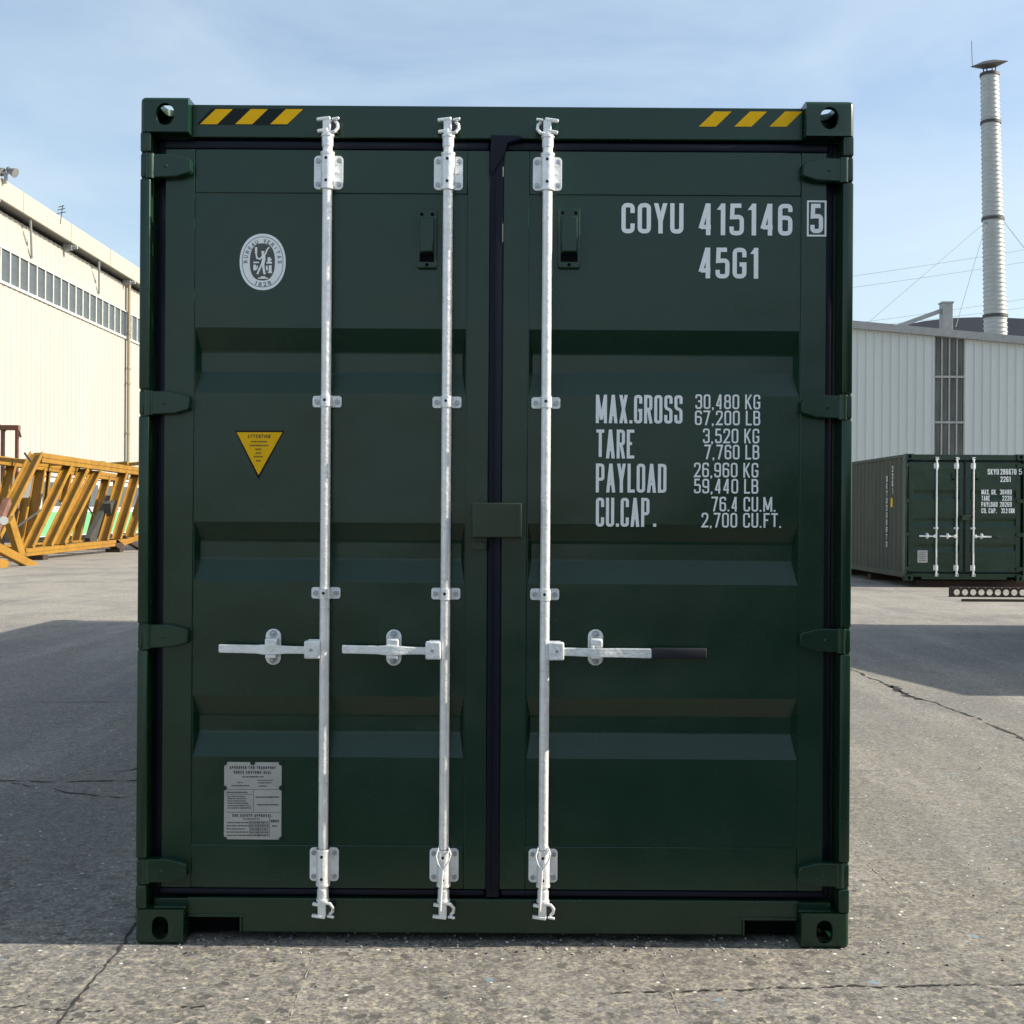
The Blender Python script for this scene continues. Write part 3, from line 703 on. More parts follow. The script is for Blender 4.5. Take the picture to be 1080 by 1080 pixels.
sm = [('30,480 KG', 733.5, 802, 416, 431.5, 1.9), ('67,200 LB', 733, 802, 433, 448.5, 1.9), ('3,520 KG', 741.5, 801, 452, 467.5, 1.9), ('7,760 LB', 743, 801, 469, 484.5, 1.9),
      ('26,960 KG', 732, 800, 488, 503.5, 1.9), ('59,440 LB', 732, 800, 505, 520.5, 1.9), ('76.4 CU.M.', 750.5, 818.5, 524, 539.5, 1.9), ('2,700 CU.FT.', 740, 824.5, 541, 556.5, 1.9)]
lettering(main, big + sm, 'weight_lettering', DD + .0028)
# hazard stripes on the header
for (xs, tot) in (((211, 248, 285), (206, 320)), ((737, 774.5, 811.5), (737, 846))):
    mb = MB(); y = DD - .0008
    def par(a, b, top, bot, sh, yy, py0=114.5):
        mb.quad((PX(a, 130, DD), yy, PZ(bot, a, DD)), (PX(b, 130, DD), yy, PZ(bot, a, DD)), (PX(b + sh, 130, DD), yy, PZ(top, a, DD)), (PX(a + sh, 130, DD), yy, PZ(top, a, DD)))
    o = 0 if xs[0] < 500 else 2.5
    mb.mi = 1; par(xs[0] - 4, xs[2] + 18, 114.3 + o, 131.6 + o, 16, y + .0004) if o == 0 else par(xs[0], xs[2] + 18, 114.3 + o, 131.6 + o, 16.5, y + .0004)
    mb.mi = 0
    for a in xs: par(a, a + 18, 115 + o, 131 + o, 16.5, y)
    mb.build('hazard_stripes', [M['yellow'], M['gap_dark'] if o == 0 else M['green']], main, smooth=False)

# oval certification emblem
def fan(mb, pts, y):
    vs_ = [mb.bm.verts.new((x, y, z)) for x, z in pts]; f = mb.bm.faces.new(vs_); f.material_index = mb.mi
    f.normal_update()
    if f.normal.y > 0: f.normal_flip()
def ring(mb, cx, cz, rx, rz, w, y, p=1.0, n=64):
    a, b = ell(cx, cz, rx, rz, n, p), ell(cx, cz, rx - w, rz - w, n, p)
    for i in range(n):
        j = (i + 1) % n; mb.quad((a[i][0], y, a[i][1]), (a[j][0], y, a[j][1]), (b[j][0], y, b[j][1]), (b[i][0], y, b[i][1]))
ecx, ecz = P(276.8, 276, DD); px_ = (4.17 + DD) / F
mb = MB(); y = DD + .0038; rx, rz = 24.3 * px_, 29.8 * px_
mb.mi = 0; fan(mb, ell(ecx, ecz, rx, rz, 64, .93), y)
mb.mi = 2; ring(mb, ecx, ecz, rx * .90, rz * .90, .7 * px_, y - .0003, .93)
mb.mi = 1; fan(mb, ell(ecx - .3 * px_, ecz, 13.2 * px_, 19.6 * px_, 64, .80), y - .0003)
def curved(txt, a0, a1, rr, hh, flip=False):
    n = len(txt)
    for i, ch in enumerate(txt):
        if ch == ' ': continue
        a = R(a0 + (a1 - a0) * i / (n - 1)); bx, bz = ecx + rx * rr * math.cos(a), ecz + rz * rr * math.sin(a)
        nrm = Vector((math.cos(a) / rx, math.sin(a) / rz)).normalized()
        if flip: nrm = -nrm
        tg = Vector((nrm.y, -nrm.x))
        for k, st in enumerate(glyph(ch, hh * .72, hh, hh * .2)):
            for q in st:
                mb.quad(*[(bx + tg.x * (p.x - hh * .36) + nrm.x * (p.y - hh / 2), y - .0005 - .0001 * k, bz + tg.y * (p.x - hh * .36) + nrm.y * (p.y - hh / 2)) for p in q])
mb.mi = 2; curved('BUREAU VERITAS', 180, 0, .745, 4.2 * px_); curved('1828', 248, 292, .80, 4.4 * px_, True)
mb.mi = 0
def es(pts, t):                                          # strokes of the standing figure, in photo pixels from the centre
    for k, qd in enumerate(stroke_quads([Vector((ecx + a * px_, ecz - b * px_)) for a, b in pts], False, t * px_)):
        mb.quad(*[(p.x, y - .0006 - .00005 * (k % 3) - .0001 * random.random(), p.y) for p in qd])
es([(-7, -14), (-6.8, -8), (-6, -4), (-3, -3), (0, -6)], 1.6); es([(-7, -15.5), (-7, -9)], 2.4)
es([(0, -6), (3, -8.5), (4.5, -13), (7, -15.5)], 1.5); es([(.2, -11.5), (.2, -8.7)], 3); es([(.8, -8.5), (1.2, -3), (.2, 2), (-.8, 4)], 3.6)
es([(-.5, 2), (-3, 7), (-5.6, 13)], 1.9); es([(.6, 2), (1, 7), (1.8, 11.5), (2.4, 13)], 2.4)
es([(-4.5, 17.2), (5.5, 17.2)], 1.4); es([(-2, 15.8), (3, 15.8)], 1.2); es([(-10, .6), (-4, .6)], 1.5); es([(-8.4, 3), (-8.4, 9)], 2.8); es([(-5.5, 4), (-6.5, 8)], 1.5)
es([(4, .8), (10, .8)], 2); es([(6.8, -5), (6.8, 0)], 2.6); es([(5, -2.5), (9.5, -2.5)], 1.8); es([(4.3, 4), (4.6, 9)], 1.8); es([(8, 3.5), (8, 11)], 3); es([(5.5, 11), (10, 11)], 1.5)
mb.build('certification_emblem', [M['white'], M['emblem_grey'], M['emblem_line']], main, smooth=False)

# yellow warning triangle
mb = MB(); y = DD + .0038
pts = [(247.6, 454.2), (299.4, 454.2), (272.4, 505.5)]
mb.mi = 1; fan(mb, [P(a, b, DD) for a, b in pts], y)
mb.mi = 0; fan(mb, [P(a, b, DD) for a, b in ((249.4, 455.8), (297.6, 455.8), (272.4, 501))], y - .0003)
mb.mi = 2
def small(mb, txt, xa, xb, ya, yb, t, yy):
    zb = PZ(yb, xa, DD); text_into(mb, txt, PX(xa, ya, DD), PX(xb, ya, DD), zb, PZ(ya, xa, DD) - zb, t * px_, yy, gap=.45)
def scribble(mb, xa, xb, ya, yb, yy, rnd):               # print too small to read in the photograph: broken rows
    x = xa
    while x < xb:
        w = rnd.uniform(.7, 2.2); e = min(x + w, xb)
        mb.quad((PX(x, ya, DD), yy, PZ(yb, x, DD)), (PX(e, ya, DD), yy, PZ(yb, x, DD)), (PX(e, ya, DD), yy, PZ(ya, x, DD)), (PX(x, ya, DD), yy, PZ(ya, x, DD)))
        x = e + rnd.uniform(.25, .7)
rnd = random.Random(3)
small(mb, 'ATTENTION', 261, 285, 458.2, 462, .75, y - .0006)
for a, b, c in ((264.5, 281.5, 465), (263, 283, 469), (269, 275.5, 473), (269.5, 275.5, 477), (267.5, 277, 480.8), (270, 275, 485.2)): scribble(mb, a, b, c, c + 1.6, y - .0006, rnd)
mb.build('warning_triangle', [M['yellow'], M['ink'], M['ink_brown']], main, smooth=False)

# approval plate with notched outline
x0, x1, zt_, zb_ = PX(236.2, 845, DD), PX(296.8, 845, DD), PZ(804, 266, DD), PZ(885.5, 266, DD)
mb = MB(); yp = DD + .001
mb.prism(rrect(x0, x1, zb_, zt_, .006), yp, yp + .004, .0008)
mb.mi = 1
def srow(xa, xb, ya, h=1.5): scribble(mb, xa, xb, ya, ya + h, yp - .0004, rnd)
small(mb, 'APPROVED FOR TRANSPORT', 242, 291, 808, 811, .75, yp - .0004); small(mb, 'UNDER CUSTOMS SEAL', 246.5, 286, 813, 816, .75, yp - .0004)
def hline(xa, xb, ya, t=.45):
    mb.quad((PX(xa, ya, DD), yp - .0003, PZ(ya + t, xa, DD)), (PX(xb, ya, DD), yp - .0003, PZ(ya + t, xb, DD)), (PX(xb, ya, DD), yp - .0003, PZ(ya, xb, DD)), (PX(xa, ya, DD), yp - .0003, PZ(ya, xa, DD)))
def vline(xa, ya, yb, t=.45):
    mb.quad((PX(xa, ya, DD), yp - .00035, PZ(yb, xa, DD)), (PX(xa + t, ya, DD), yp - .00035, PZ(yb, xa, DD)), (PX(xa + t, ya, DD), yp - .00035, PZ(ya, xa, DD)), (PX(xa, ya, DD), yp - .00035, PZ(ya, xa, DD)))
srow(256, 278, 818.6); srow(250, 256, 824.8, 1); srow(244, 263, 828, 1.3); srow(271, 288, 822.5, 1.1); srow(272, 286, 825, 1.3); srow(273, 282, 828.5, 1.2)
hline(238, 296, 832.3); srow(239, 261, 835); hline(238, 266, 837.6)
for yy_, w in ((839.5, 258), (841.8, 260), (844.2, 259), (846.6, 262), (849.2, 264), (851.6, 265)): srow(240, w, yy_, 1.2)
vline(267, 832.3, 856); srow(269.5, 294.5, 840, 1.6); srow(271, 294, 848, 1.6); hline(238, 296, 856.5)
small(mb, 'CSC SAFETY APPROVAL', 245, 286, 858.5, 861.6, .8, yp - .0004); srow(256, 274, 863.2, 1.2)
for yy_ in (867, 870.3, 873.7, 877, 880.4): srow(239, rnd.choice((259, 262, 263)), yy_, 1.3); srow(264, 283, yy_, 1.6); hline(263, 284, yy_ - 1)
vline(263, 866, 883); vline(272, 866, 883); vline(284, 862, 883); srow(285.5, 294, 864.5, 3); srow(287, 292, 870.5, 1.6)
mb.mi = 2
for a, b in ((236.8, 804.8), (266.5, 804.4), (296.4, 804.8), (236.6, 831), (296.6, 831), (236.8, 885), (296.4, 885)):
    cx_, cz_ = P(a, b, DD); mb.cyl((cx_, yp + .003, cz_), (cx_, yp - .003, cz_), .008, n=14)
mb.build('approval_plate', [M['plate'], M['plate_ink'], M['green']], main, smooth=False)
# faint scratches on the right door
mb = MB()
for a, b in (((636, 616), (641, 612)), ((633, 618), (636, 616))):
    for qd in stroke_quads([Vector(P(*a, DD)), Vector(P(*b, DD))], False, .003): mb.quad(*[(p.x, DD - .001, p.y) for p in qd])
mb.bm.free()

# cable ties on the two right-hand rods
for i, (cx_, lab) in enumerate(((467, 'white cable tie looped round the foot of the middle locking rod'), (572, 'white cable tie looped round the foot of the locking rod right of the door gap'))):
    q = lambda a, b, d: (PX(cx_ + a, b, d) + CX0, d, PZ(b, cx_, d))
    x_off = ((PX(473.5, 180, .015) + PX(467, 915, .015)) / 2 - PX(467, 915, .015)) if i == 0 else ((PX(578.5, 180, .015) + PX(572, 915, .015)) / 2 - PX(572, 915, .015))
    fr = [q(5.5, 895, -.002), q(7.5, 901, -.012), q(5, 909, -.014), q(-1, 918, -.014)]
    fl = [q(-5.5, 895, -.002), q(-8, 903, -.012), q(-6, 911, -.014), q(-1.2, 918, -.014)]
    tl = [q(-1.2, 918, -.014), q(-2.5, 940, -.016), q(-3.5, 961, -.018)]
    back = [q(-5.5, 895, -.002), q(-5, 893, .02), q(0, 892.5, .038), q(5, 893, .02), q(5.5, 895, -.002)]
    mb = MB(); mb.tube(fr, .0027); mb.tube(fl, .0027); mb.tube(back, .0027)
    mb.tube(tl, .0036)
    o = mb.build('cable_tie', M['tie']); o.location.x = x_off
    tag(o, lab, 'cable tie', 'cable ties on the rod feet')

# ------------------------------------------------------------------ containers behind
def bg_depth(d): return CAM_Y + d
BZ = 0.135; BD = 24.9
bx = W(955, 540, BD).x + HALF
far = make_container(6.058, 2.591, (bx, bg_depth(BD), BZ), 0, guides=(627,), label='smaller dark green container standing on timbers in front of the grey shed')
for ch in far.children:  # paler grey-green paint for the side panels and rails
    if ch.name.startswith('side_panel') : ch.data.materials[0] = M['green_pale']
    if ch.name.startswith(('top_rail', 'bottom_rail')): ch.data.materials[0] = M['green_pale']
s_bg = BD / F
def bgt(rows, name):
    mb = MB()
    for txt, xa, xb, ya, yb, t in rows:
        w0 = W(xa, (ya + yb) / 2, BD + DD); w1 = W(xb, (ya + yb) / 2, BD + DD); zb = W(xa, yb, BD + DD).z - BZ; zt = W(xa, ya, BD + DD).z - BZ
        text_into(mb, txt, w0.x - bx, w1.x - bx, zb, zt - zb, t * s_bg, DD - .002)
    return mb.build(name, M['white'], far, smooth=False)
bgt([('SKYU', 1041.5, 1053.5, 494.5, 500.5, .95), ('286670', 1055, 1072, 494.5, 500.5, .95), ('5', 1074.5, 1078, 494.5, 500.5, .95)], 'owner_code_lettering')
bgt([('22G1', 1055, 1066, 502.5, 508.3, .95)], 'size_code_lettering')
bgt([('MAX. GR.', 1035, 1051, 516.3, 521.5, .8), ('30480', 1054.5, 1067, 516.3, 521.5, .8), ('TARE', 1035, 1044, 522.8, 528, .8), ('2220', 1057, 1067, 522.8, 528, .8),
     ('PAYLOAD', 1035, 1052, 529.3, 534.5, .8), ('28260', 1054.5, 1067, 529.3, 534.5, .8), ('CU. CAP.', 1035, 1051, 536, 541.2, .8), ('33.2 CBM', 1056, 1070, 536, 541.2, .8)], 'weight_lettering')
mb = MB(); a = W(968.5, 580.5, BD); b = W(979, 593.5, BD)
mb.box(a.x - bx, b.x - bx, DD - .003, DD + .008, b.z - BZ, a.z - BZ)
for k in range(5):
    zz = b.z - BZ + .04 + k * .042; mb.mi = 1; mb.box(a.x - bx + .03, b.x - bx - .03 - .02 * (k % 2), DD - .006, DD - .002, zz, zz + .012)
mb.build('approval_plate', [M['plate'], M['plate_ink']], far)
mb = MB()                                                # vertical owner code and a yellow height mark on the left side
xs = -HALF + .008
def side(p): return (xs - .003, p[0], p[2])
for j, chs in enumerate(('SKYU286670', '22G1')):
    yy = 1.30 - j * .38
    for k, chh in enumerate(chs):
        zt = 2.05 - k * .155 if j == 0 else 2.25 - k * .155
        for st in glyph(chh, .085, .12, .02):
            for qd in st: mb.quad(*[(xs - .003, yy - p.x, zt + p.y) for p in qd])
mb.build('side_lettering', M['white'], far, smooth=False)
mb = MB(); mb.box(xs - .006, xs - .002, .86, .98, 1.50, 1.70); mb.build('height_mark', M['yellow'], far)

# container out of frame to the right whose shadow lies on the yard
tip = Vector((3.71, 10.0 + CAM_Y)); Hc = H0
Lsh = Hc / math.tan(SUN_EL)
rz = R(14)
base = Vector((tip.x + Lsh, tip.y, 0))
off = make_container(6.058, Hc, base + Vector((math.cos(rz) * HALF, math.sin(rz) * HALF, 0)), rz, label='green container standing askew past the right edge, throwing the shadow on the yard')

# unseen container added right of the camera to shade the ground before the doors
near = make_container(12.192, H0, (3.2 + HALF, -12.90, 0), 0, label='unseen green container added right of the camera to shade the ground')

# timbers under the far container, perforated beam and bar in front of it
for k, (ya, yb) in enumerate(((.25, .45), (2.9, 3.1), (5.6, 5.8))):
    mb = MB(); mb.box(bx - HALF + .15 + .22 * (k == 0), bx + HALF + .2, bg_depth(BD) + ya, bg_depth(BD) + yb, 0, BZ - .001, .008)
    o = mb.build('timber_beam', M['wood'])
    tag(o, ('dark timber beam under the door end of the smaller green container', 'dark timber beam under the middle of the smaller green container', 'dark timber beam under the far end of the smaller green container')[k], 'timber', 'timbers under the far container')
g0 = G(1002, 629.5)
mb = MB(); pitch = .1485; n = 26; hh = .168; rh = .056; x = g0.x + .05; yb_ = g0.y
def perf(y0, nrm):
    for k in range(n):
        cx_ = x + (k + .5) * pitch; cz_ = hh / 2
        sq = []; ci = []
        for j in range(24):
            a = 2 * math.pi * j / 24; c_, s_ = math.cos(a), math.sin(a); m_ = max(abs(c_) / (pitch / 2), abs(s_) / (hh / 2))
            sq.append((cx_ + c_ / m_, cz_ + s_ / m_)); ci.append((cx_ + rh * c_, cz_ + rh * s_))
        for j in range(24):
            l = (j + 1) % 24
            mb.quad((sq[j][0], y0, sq[j][1]), (sq[l][0], y0, sq[l][1]), (ci[l][0], y0, ci[l][1]), (ci[j][0], y0, ci[j][1]))
            if nrm: mb.quad((ci[j][0], y0, ci[j][1]), (ci[l][0], y0, ci[l][1]), (ci[l][0], y0 + .012, ci[l][1]), (ci[j][0], y0 + .012, ci[j][1]))
perf(yb_, True); perf(yb_ + .012, False)
mb.box(g0.x - .02, g0.x + .0495, yb_, yb_ + .012, 0, hh); mb.box(g0.x - .02, x + n * pitch, yb_ - .02, yb_ + .05, hh, hh + .012, .002); mb.box(g0.x - .02, x + n * pitch, yb_ - .02, yb_ + .05, .001, .010)
o = mb.build('perforated_beam', M['beam_dark'], smooth=False); tag(o, 'dark steel beam pierced by a row of round holes, lying before the smaller container', 'steel beam')
g1 = G(1015, 634.5); mb = MB(); mb.box(g1.x, g1.x + 3.6, g1.y, g1.y + .06, .0, .045, .006)
o = mb.build('steel_bar', M['beam_dark']); tag(o, 'thin dark bar on the ground in front of the perforated beam', 'steel bar')

# ------------------------------------------------------------------ ground
mb = MB(); mb.quad((-700, -300, 0), (700, -300, 0), (700, 1200, 0), (-700, 1200, 0)); o = mb.build('ground', M['ground'], smooth=False); tag(o, kind='structure')
def crack_strip(mb, pts, w, rnd, step=.03, amp=.012, z=.003, gap=.0, wmin=.15):
    P_ = [G(a, b) for a, b in pts]; line = []
    for a, b in zip(P_[:-1], P_[1:]):
        n_ = max(2, int((b - a).length / step))
        for i in range(n_): line.append(a.lerp(b, i / n_))
    line.append(P_[-1]); off_ = 0; L_ = []; R_ = []
    for i, p in enumerate(line):
        d = (line[min(i + 1, len(line) - 1)] - line[max(i - 1, 0)]).normalized(); nn = Vector((-d.y, d.x, 0))
        off_ = off_ * .8 + rnd.uniform(-amp, amp); ww = w * max(wmin, rnd.gauss(1, .45)) * (0 if rnd.random() < gap else 1)
        c = p + nn * off_
        L_.append(c + nn * ww * rnd.uniform(.3, .7)); R_.append(c - nn * ww * rnd.uniform(.3, .7))
    for i in range(len(line) - 1):
        mb.quad(*[(v.x, v.y, z) for v in (R_[i], R_[i + 1], L_[i + 1], L_[i])])
rc = random.Random(11); mb = MB()
crack_strip(mb, [(890, 702), (915, 713), (940, 723), (958, 734), (966, 737), (980, 740), (1010, 751), (1035, 760), (1060, 772), (1078, 780), (1110, 796)], .020, rc, .06, .015, gap=.08)
crack_strip(mb, [(940, 723), (958, 734), (970, 738)], .055, rc, .04, .02, gap=.1)
crack_strip(mb, [(-30, 823), (60, 825), (150, 823)], .012, rc, .04, .01, gap=.1)
crack_strip(mb, [(0, 824), (40, 830), (80, 836), (135, 841)], .010, rc, .04, .02, gap=.25)
crack_strip(mb, [(-30, 741), (150, 741)], .012, rc, .08, .01, gap=.25)
crack_strip(mb, [(118, 814), (135, 812), (150, 806)], .007, rc, .03, .02, gap=.1)
crack_strip(mb, [(150, 962), (138, 983), (126, 1002), (112, 1018), (90, 1043), (68, 1070), (50, 1092)], .0075, rc, .02, .006, gap=.06)
crack_strip(mb, [(-30, 1066), (20, 1062), (60, 1066), (110, 1064), (170, 1061), (230, 1064)], .007, rc, .012, .010, gap=.55, wmin=0)
crack_strip(mb, [(640, 1048), (740, 1046), (820, 1043), (900, 1041), (1000, 1039), (1110, 1038)], .0075, rc, .012, .006, gap=.25, wmin=0)
crack_strip(mb, [(895, 814), (960, 811), (1100, 814)], .005, rc, .05, .008, gap=.5, wmin=0)
o = mb.build('pavement_cracks', M['crack'], smooth=False); tag(o, kind='structure')
mb = MB()
for pl, w in (([(893, 892), (930, 925), (985, 972)], .0035), ([(900, 893), (950, 930)], .002), ([(334, 1003), (322, 1030), (306, 1075)], .0038), ([(690, 1003), (704, 1035), (716, 1070)], .002)):
    crack_strip(mb, pl, w, rc, .02, .001, z=.0025, gap=.55, wmin=0)
o = mb.build('scratch_marks', M['chalk'], smooth=False); tag(o, kind='structure')

rg_ = random.Random(5); mb = MB()
def pebble(x, y, r):
    t = bmesh.new(); bmesh.ops.create_icosphere(t, subdivisions=1, radius=r)
    for v in t.verts: v.co = Vector((v.co.x * rg_.uniform(.7, 1.3), v.co.y * rg_.uniform(.7, 1.2), v.co.z * rg_.uniform(.4, .8)))
    t.transform(Matrix.Translation((x, y, r * .35)) @ Matrix.Rotation(rg_.uniform(0, 6), 4, 'Z')); mb.mi = rg_.choice((0, 0, 1, 2)); mb._merge(t)
for k in range(420):
    x = rg_.uniform(-1.3, 1.3); pebble(x, abs(rg_.gauss(0, .06)) * rg_.choice((-1.2, 1)) + .03, rg_.uniform(.0015, .006))
for k in range(500):
    y = rg_.uniform(-.62, 3.5); pebble(rg_.choice((rg_.uniform(-3, -1.2), rg_.uniform(1.2, 3.4), rg_.uniform(-1.7, 1.7))), y, rg_.uniform(.0015, .0055))
o = mb.build('grit', [M['grey_trim'], M['crack'], M['frame_pale']], smooth=False); tag(o, 'loose grit and pebbles strewn along the foot of the large container', 'grit', kind='stuff')

# ------------------------------------------------------------------ left warehouse
WX = -23.3; FX = -22.70
wh = empty('warehouse', (WX, 60, 0)); tag(wh, 'long cream warehouse on the left with a high ribbon of windows', 'warehouse')
def wl(mb): 
    for v in mb.bm.verts: v.co.x -= WX; v.co.y -= 60
    return mb
Y0, Y1 = 28.0, 150.0; ZB, ZT, ZE = 11.85, 13.35, 15.20
def ribbed(z0, z1, pitch=.6, rd=.045):
    mb = MB(); y = Y0
    while y < Y1:
        for (a, b, da, db) in ((0, .78, 0, 0), (.78, .86, 0, 1), (.86, .92, 1, 1), (.92, 1, 1, 0)):
            mb.quad((WX + da * rd, y + a * pitch, z0), (WX + da * rd, y + a * pitch, z1), (WX + db * rd, y + b * pitch, z1), (WX + db * rd, y + b * pitch, z0))
        y += pitch
    return mb
wl(ribbed(0, ZB - .12)).build('wall', M['cream'], wh, smooth=False)
wl(ribbed(ZT + .05, ZE - .2)).build('upper_wall', M['cream'], wh, smooth=False)
mb = MB(); mb.box(WX - 25, WX - .25, Y0, Y1, .2, ZE - .3); wl(mb).build('inner_shell', M['cream'], wh)
mb = MB(); mb.box(WX - .1, WX + .10, Y0, Y1, ZB - .12, ZB, .01); mb.box(WX - .1, WX + .08, Y0, Y1, ZT - .01, ZT + .05, .01); wl(mb).build('window_ledge', M['frame_pale'], wh)
mb = MB(); mb.box(FX - .14, FX, Y0, Y1, ZE, ZE + .95, .02)
y = Y0
while y < Y1: mb.box(FX, FX + .02, y, y + .05, ZE + .005, ZE + .94); y += 6.1
wl(mb).build('fascia', M['cream_fascia'], wh)
mb = MB(); mb.box(WX - .2, FX - .141, Y0, Y1, ZE + .02, ZE + .1); wl(mb).build('soffit', M['soffit'], wh)
mb = MB(); mb.quad((FX - .14, Y0, ZE + .9), (FX - .14, Y1, ZE + .9), (WX - 25, Y1, ZE + 3.6), (WX - 25, Y0, ZE + 3.6)); wl(mb).build('roof', M['grey_trim'], wh, smooth=False)
proto = None; y = 50.2; pit = 1.06
while y < 84:
    if proto is None:
        mb = MB(); mb.box(-.02, .055, -.05, .05, ZB, ZT - .011)
        proto = mb.build('window', M['frame_pale'], wh, loc=(0, y - 60, 0))
        mb = MB(); mb.box(-.06, -.01, .05, pit - .05, ZB, ZT - .012); mb.build('pane', M['glass_grey'], proto)
    else:
        w = proto.copy(); COL.objects.link(w); w.parent = wh; w.location.y = y - 60
        p = proto.children[0].copy(); COL.objects.link(p); p.parent = w
    y += pit
for ys in (35.2, 44.7, 54.2, 63.8, 73.3):
    mb = MB(); mb.cyl((FX - .15, ys - .6, ZE + .02), (WX + .06, ys + .6, ZT + .25), .055, n=8); wl(mb).build('eave_brace', M['grey_trim'], wh)
for ys in (40.0, 49.5, 59.1, 68.8):
    mb = MB(); mb.box(WX, FX - .15, ys - .12, ys + .12, ZE - .30, ZE + .019, .01); mb.cyl((FX - .3, ys, ZE - .16), (FX + .12, ys, ZE - .16), .09, n=10); wl(mb).build('gutter_bracket', M['grey_trim'], wh)
mb = MB(); mb.cyl((WX + .22, 69.25, .1), (WX + .22, 69.25, ZE - .15), .10, n=12)
for zz in (3, 6, 9, 9.9, 12): mb.cyl((WX + .22, 69.25, zz), (WX + .22, 69.25, zz + .12), .13, n=12)
wl(mb).build('downpipe', M['pipe_yellow'], wh)
# things on its roof
a = W(4, 182, 50); mb = MB()
def at(px, py, D): return W(px, py, D)
o = empty('floodlight', W(6, 191, 54.2)); tag(o, 'grey floodlight cluster on top of the cream warehouse eave', 'floodlight'); D = 54.2; s = D / F
mb = MB(); mb.box(-.06, .06, -.06, .06, -.1, .35); mb.box(-.5, .4, -.05, .05, .32, .40, .01); mb.build('mast', M['grey_trim'], o)
for dx, dz, r_ in ((-.35, .50, .20), (.22, .46, .22)):
    mb = MB(); mb.cyl((dx - .14, .1, dz + .06), (dx + .20, .02, dz - .10), .09, r_, n=16); mb.sph((dx - .12, .1, dz + .08), .13); mb.build('lamp_head', M['lamp_grey'], o)
p = W(63.5, 230, 59.5)
mb = MB(); mb.cyl(p + Vector((0, 0, -.3)), p + Vector((.12, 0, .62)), .022, n=6)
for zz, l in ((.25, .22), (.42, .18), (.56, .14)): mb.cyl(p + Vector((.05 - l, 0, zz - .03)), p + Vector((.05 + l, 0, zz + .05)), .02, n=6)
o = mb.build('antenna', M['dark_metal']); tag(o, 'small dark aerial sticking up from the cream warehouse roof', 'antenna')

# site cabin along its foot
cb = empty('site_cabin', (-20.6, 58, 0)); tag(cb, 'low cabin with grey windows above a mint green lower band, behind the yellow lattice', 'cabin')
mb = MB(); mb.box(-1.2, 0, -9, 9, .25, 2.95, .02); mb.build('wall', M['cabin_white'], cb)
mb = MB(); mb.box(0, .03, -8.9, 8.9, .32, 1.36); mb.build('lower_band', M['mint'], cb)
for k in range(7):
    mb = MB(); mb.box(0, .025, -8.6 + k * 2.5, -6.4 + k * 2.5, 1.62, 2.7); mb.build('window', M['glass_grey'], cb)
mb = MB(); mb.box(-1.3, .12, -9.1, 9.1, 2.951, 3.05, .01); mb.build('roof', M['cabin_white'], cb)

# ------------------------------------------------------------------ yellow lattice boom
tr = empty('lattice_boom', (-14, 40, 0)); tag(tr, 'rust-stained yellow lattice crane boom lying on the ground at the left', 'crane boom')
def tp(px, py, X):                                       # point seen at a pixel on the vertical plane x = X
    x, y = unroll(px, py); D = X * F / x; return Vector((X, CAM_Y + D, CAM_Z - y * D / F))
XF, XR = -13.8, -15.9; O = Vector((-14, 40, 0))
def chord(name, p, q, w, h, up=(0, 0, 1), m='mustard'):
    mb = MB(); mb.bar(p - O, q - O, w, h, up, .01)
    mb.bar(p - O + Vector((w * .5, 0, h * .25)), q - O + Vector((w * .5, 0, h * .25)), .04, h * .5, up)
    return mb.build(name, M[m], tr)
TL, TR_ = tp(40, 482.5, XF), tp(172, 501, XF); BL, BR = tp(22, 583, XF), tp(130, 571.5, XF)
chord('top_chord', TL, TR_, .26, .28); chord('bottom_chord', BL, BR, .26, .22); chord('bottom_chord', BR, BR + Vector((0, 4, .35)), .22, .20)
RTL, RTR = tp(-25, 482, XR), tp(128, 505, XR); RBL, RBR = Vector((XR, BL.y - 3, BL.z)), Vector((XR, BR.y + 3, BL.z))
chord('top_chord', RTL, RTR, .24, .26); chord('bottom_chord', RBL, RBR, .24, .2)
def diag(p, q, wd, th=.10, m='mustard'):
    mb = MB(); d = (q - p).normalized(); side_ = Vector((1, 0, 0)).cross(d)
    mb.bar(p - O, q - O, wd, .03, up=side_)
    for s_ in (-1, 1):                                   # flanges of the channel section
        off_ = Vector((wd * .5 * s_, 0, 0)) - side_ * .04; mb.bar(p - O + off_, q - O + off_, .022, .13, up=side_)
    return mb.build('lattice_brace', M[m], tr)
for (a, b, c, d, wd) in ((72, 492, 30, 579, .27), (89, 495, 50, 577, .27), (102, 497, 63, 574.5, .34), (130, 499, 109, 571, .30), (144, 500, 123, 570, .30), (158, 502, 137, 566, .3)):
    diag(tp(a, b, XF), tp(c, d, XF), wd)
diag(tp(39, 479, XF + .02), tp(-8, 572, XF + .02), .34)
for (a, b, c, d, wd) in ((13, 490, -8, 570, .28), (43, 495, 30, 575, .34), (52, 497, 46, 555, .10), (97, 501, 80, 572, .28), (74, 499, 66, 530, .2), (28, 525, 18, 577, .25), (113, 503, 96, 566, .3), (124, 505, 112, 560, .2)):
    diag(tp(a, b, XR), tp(c, d, XR), wd)
for px1 in (40, 76, 110, 135, 150):                      # cross ties
    a_ = tp(px1, 489, XF); mb = MB(); mb.bar(a_ - O + Vector((0, 0, .02)), Vector((XR, a_.y + .3, RTL.z)) - O, .12, .12); mb.build('cross_tie', M['mustard'], tr)
for px1 in (40, 60, 83, 88, 93, 110):
    a_ = tp(px1, 579 - (px1 - 40) * .09, XF); mb = MB(); mb.bar(a_ - O, Vector((XR, a_.y + .2, BL.z)) - O, .10, .10); mb.build('cross_tie', M['mustard'], tr)
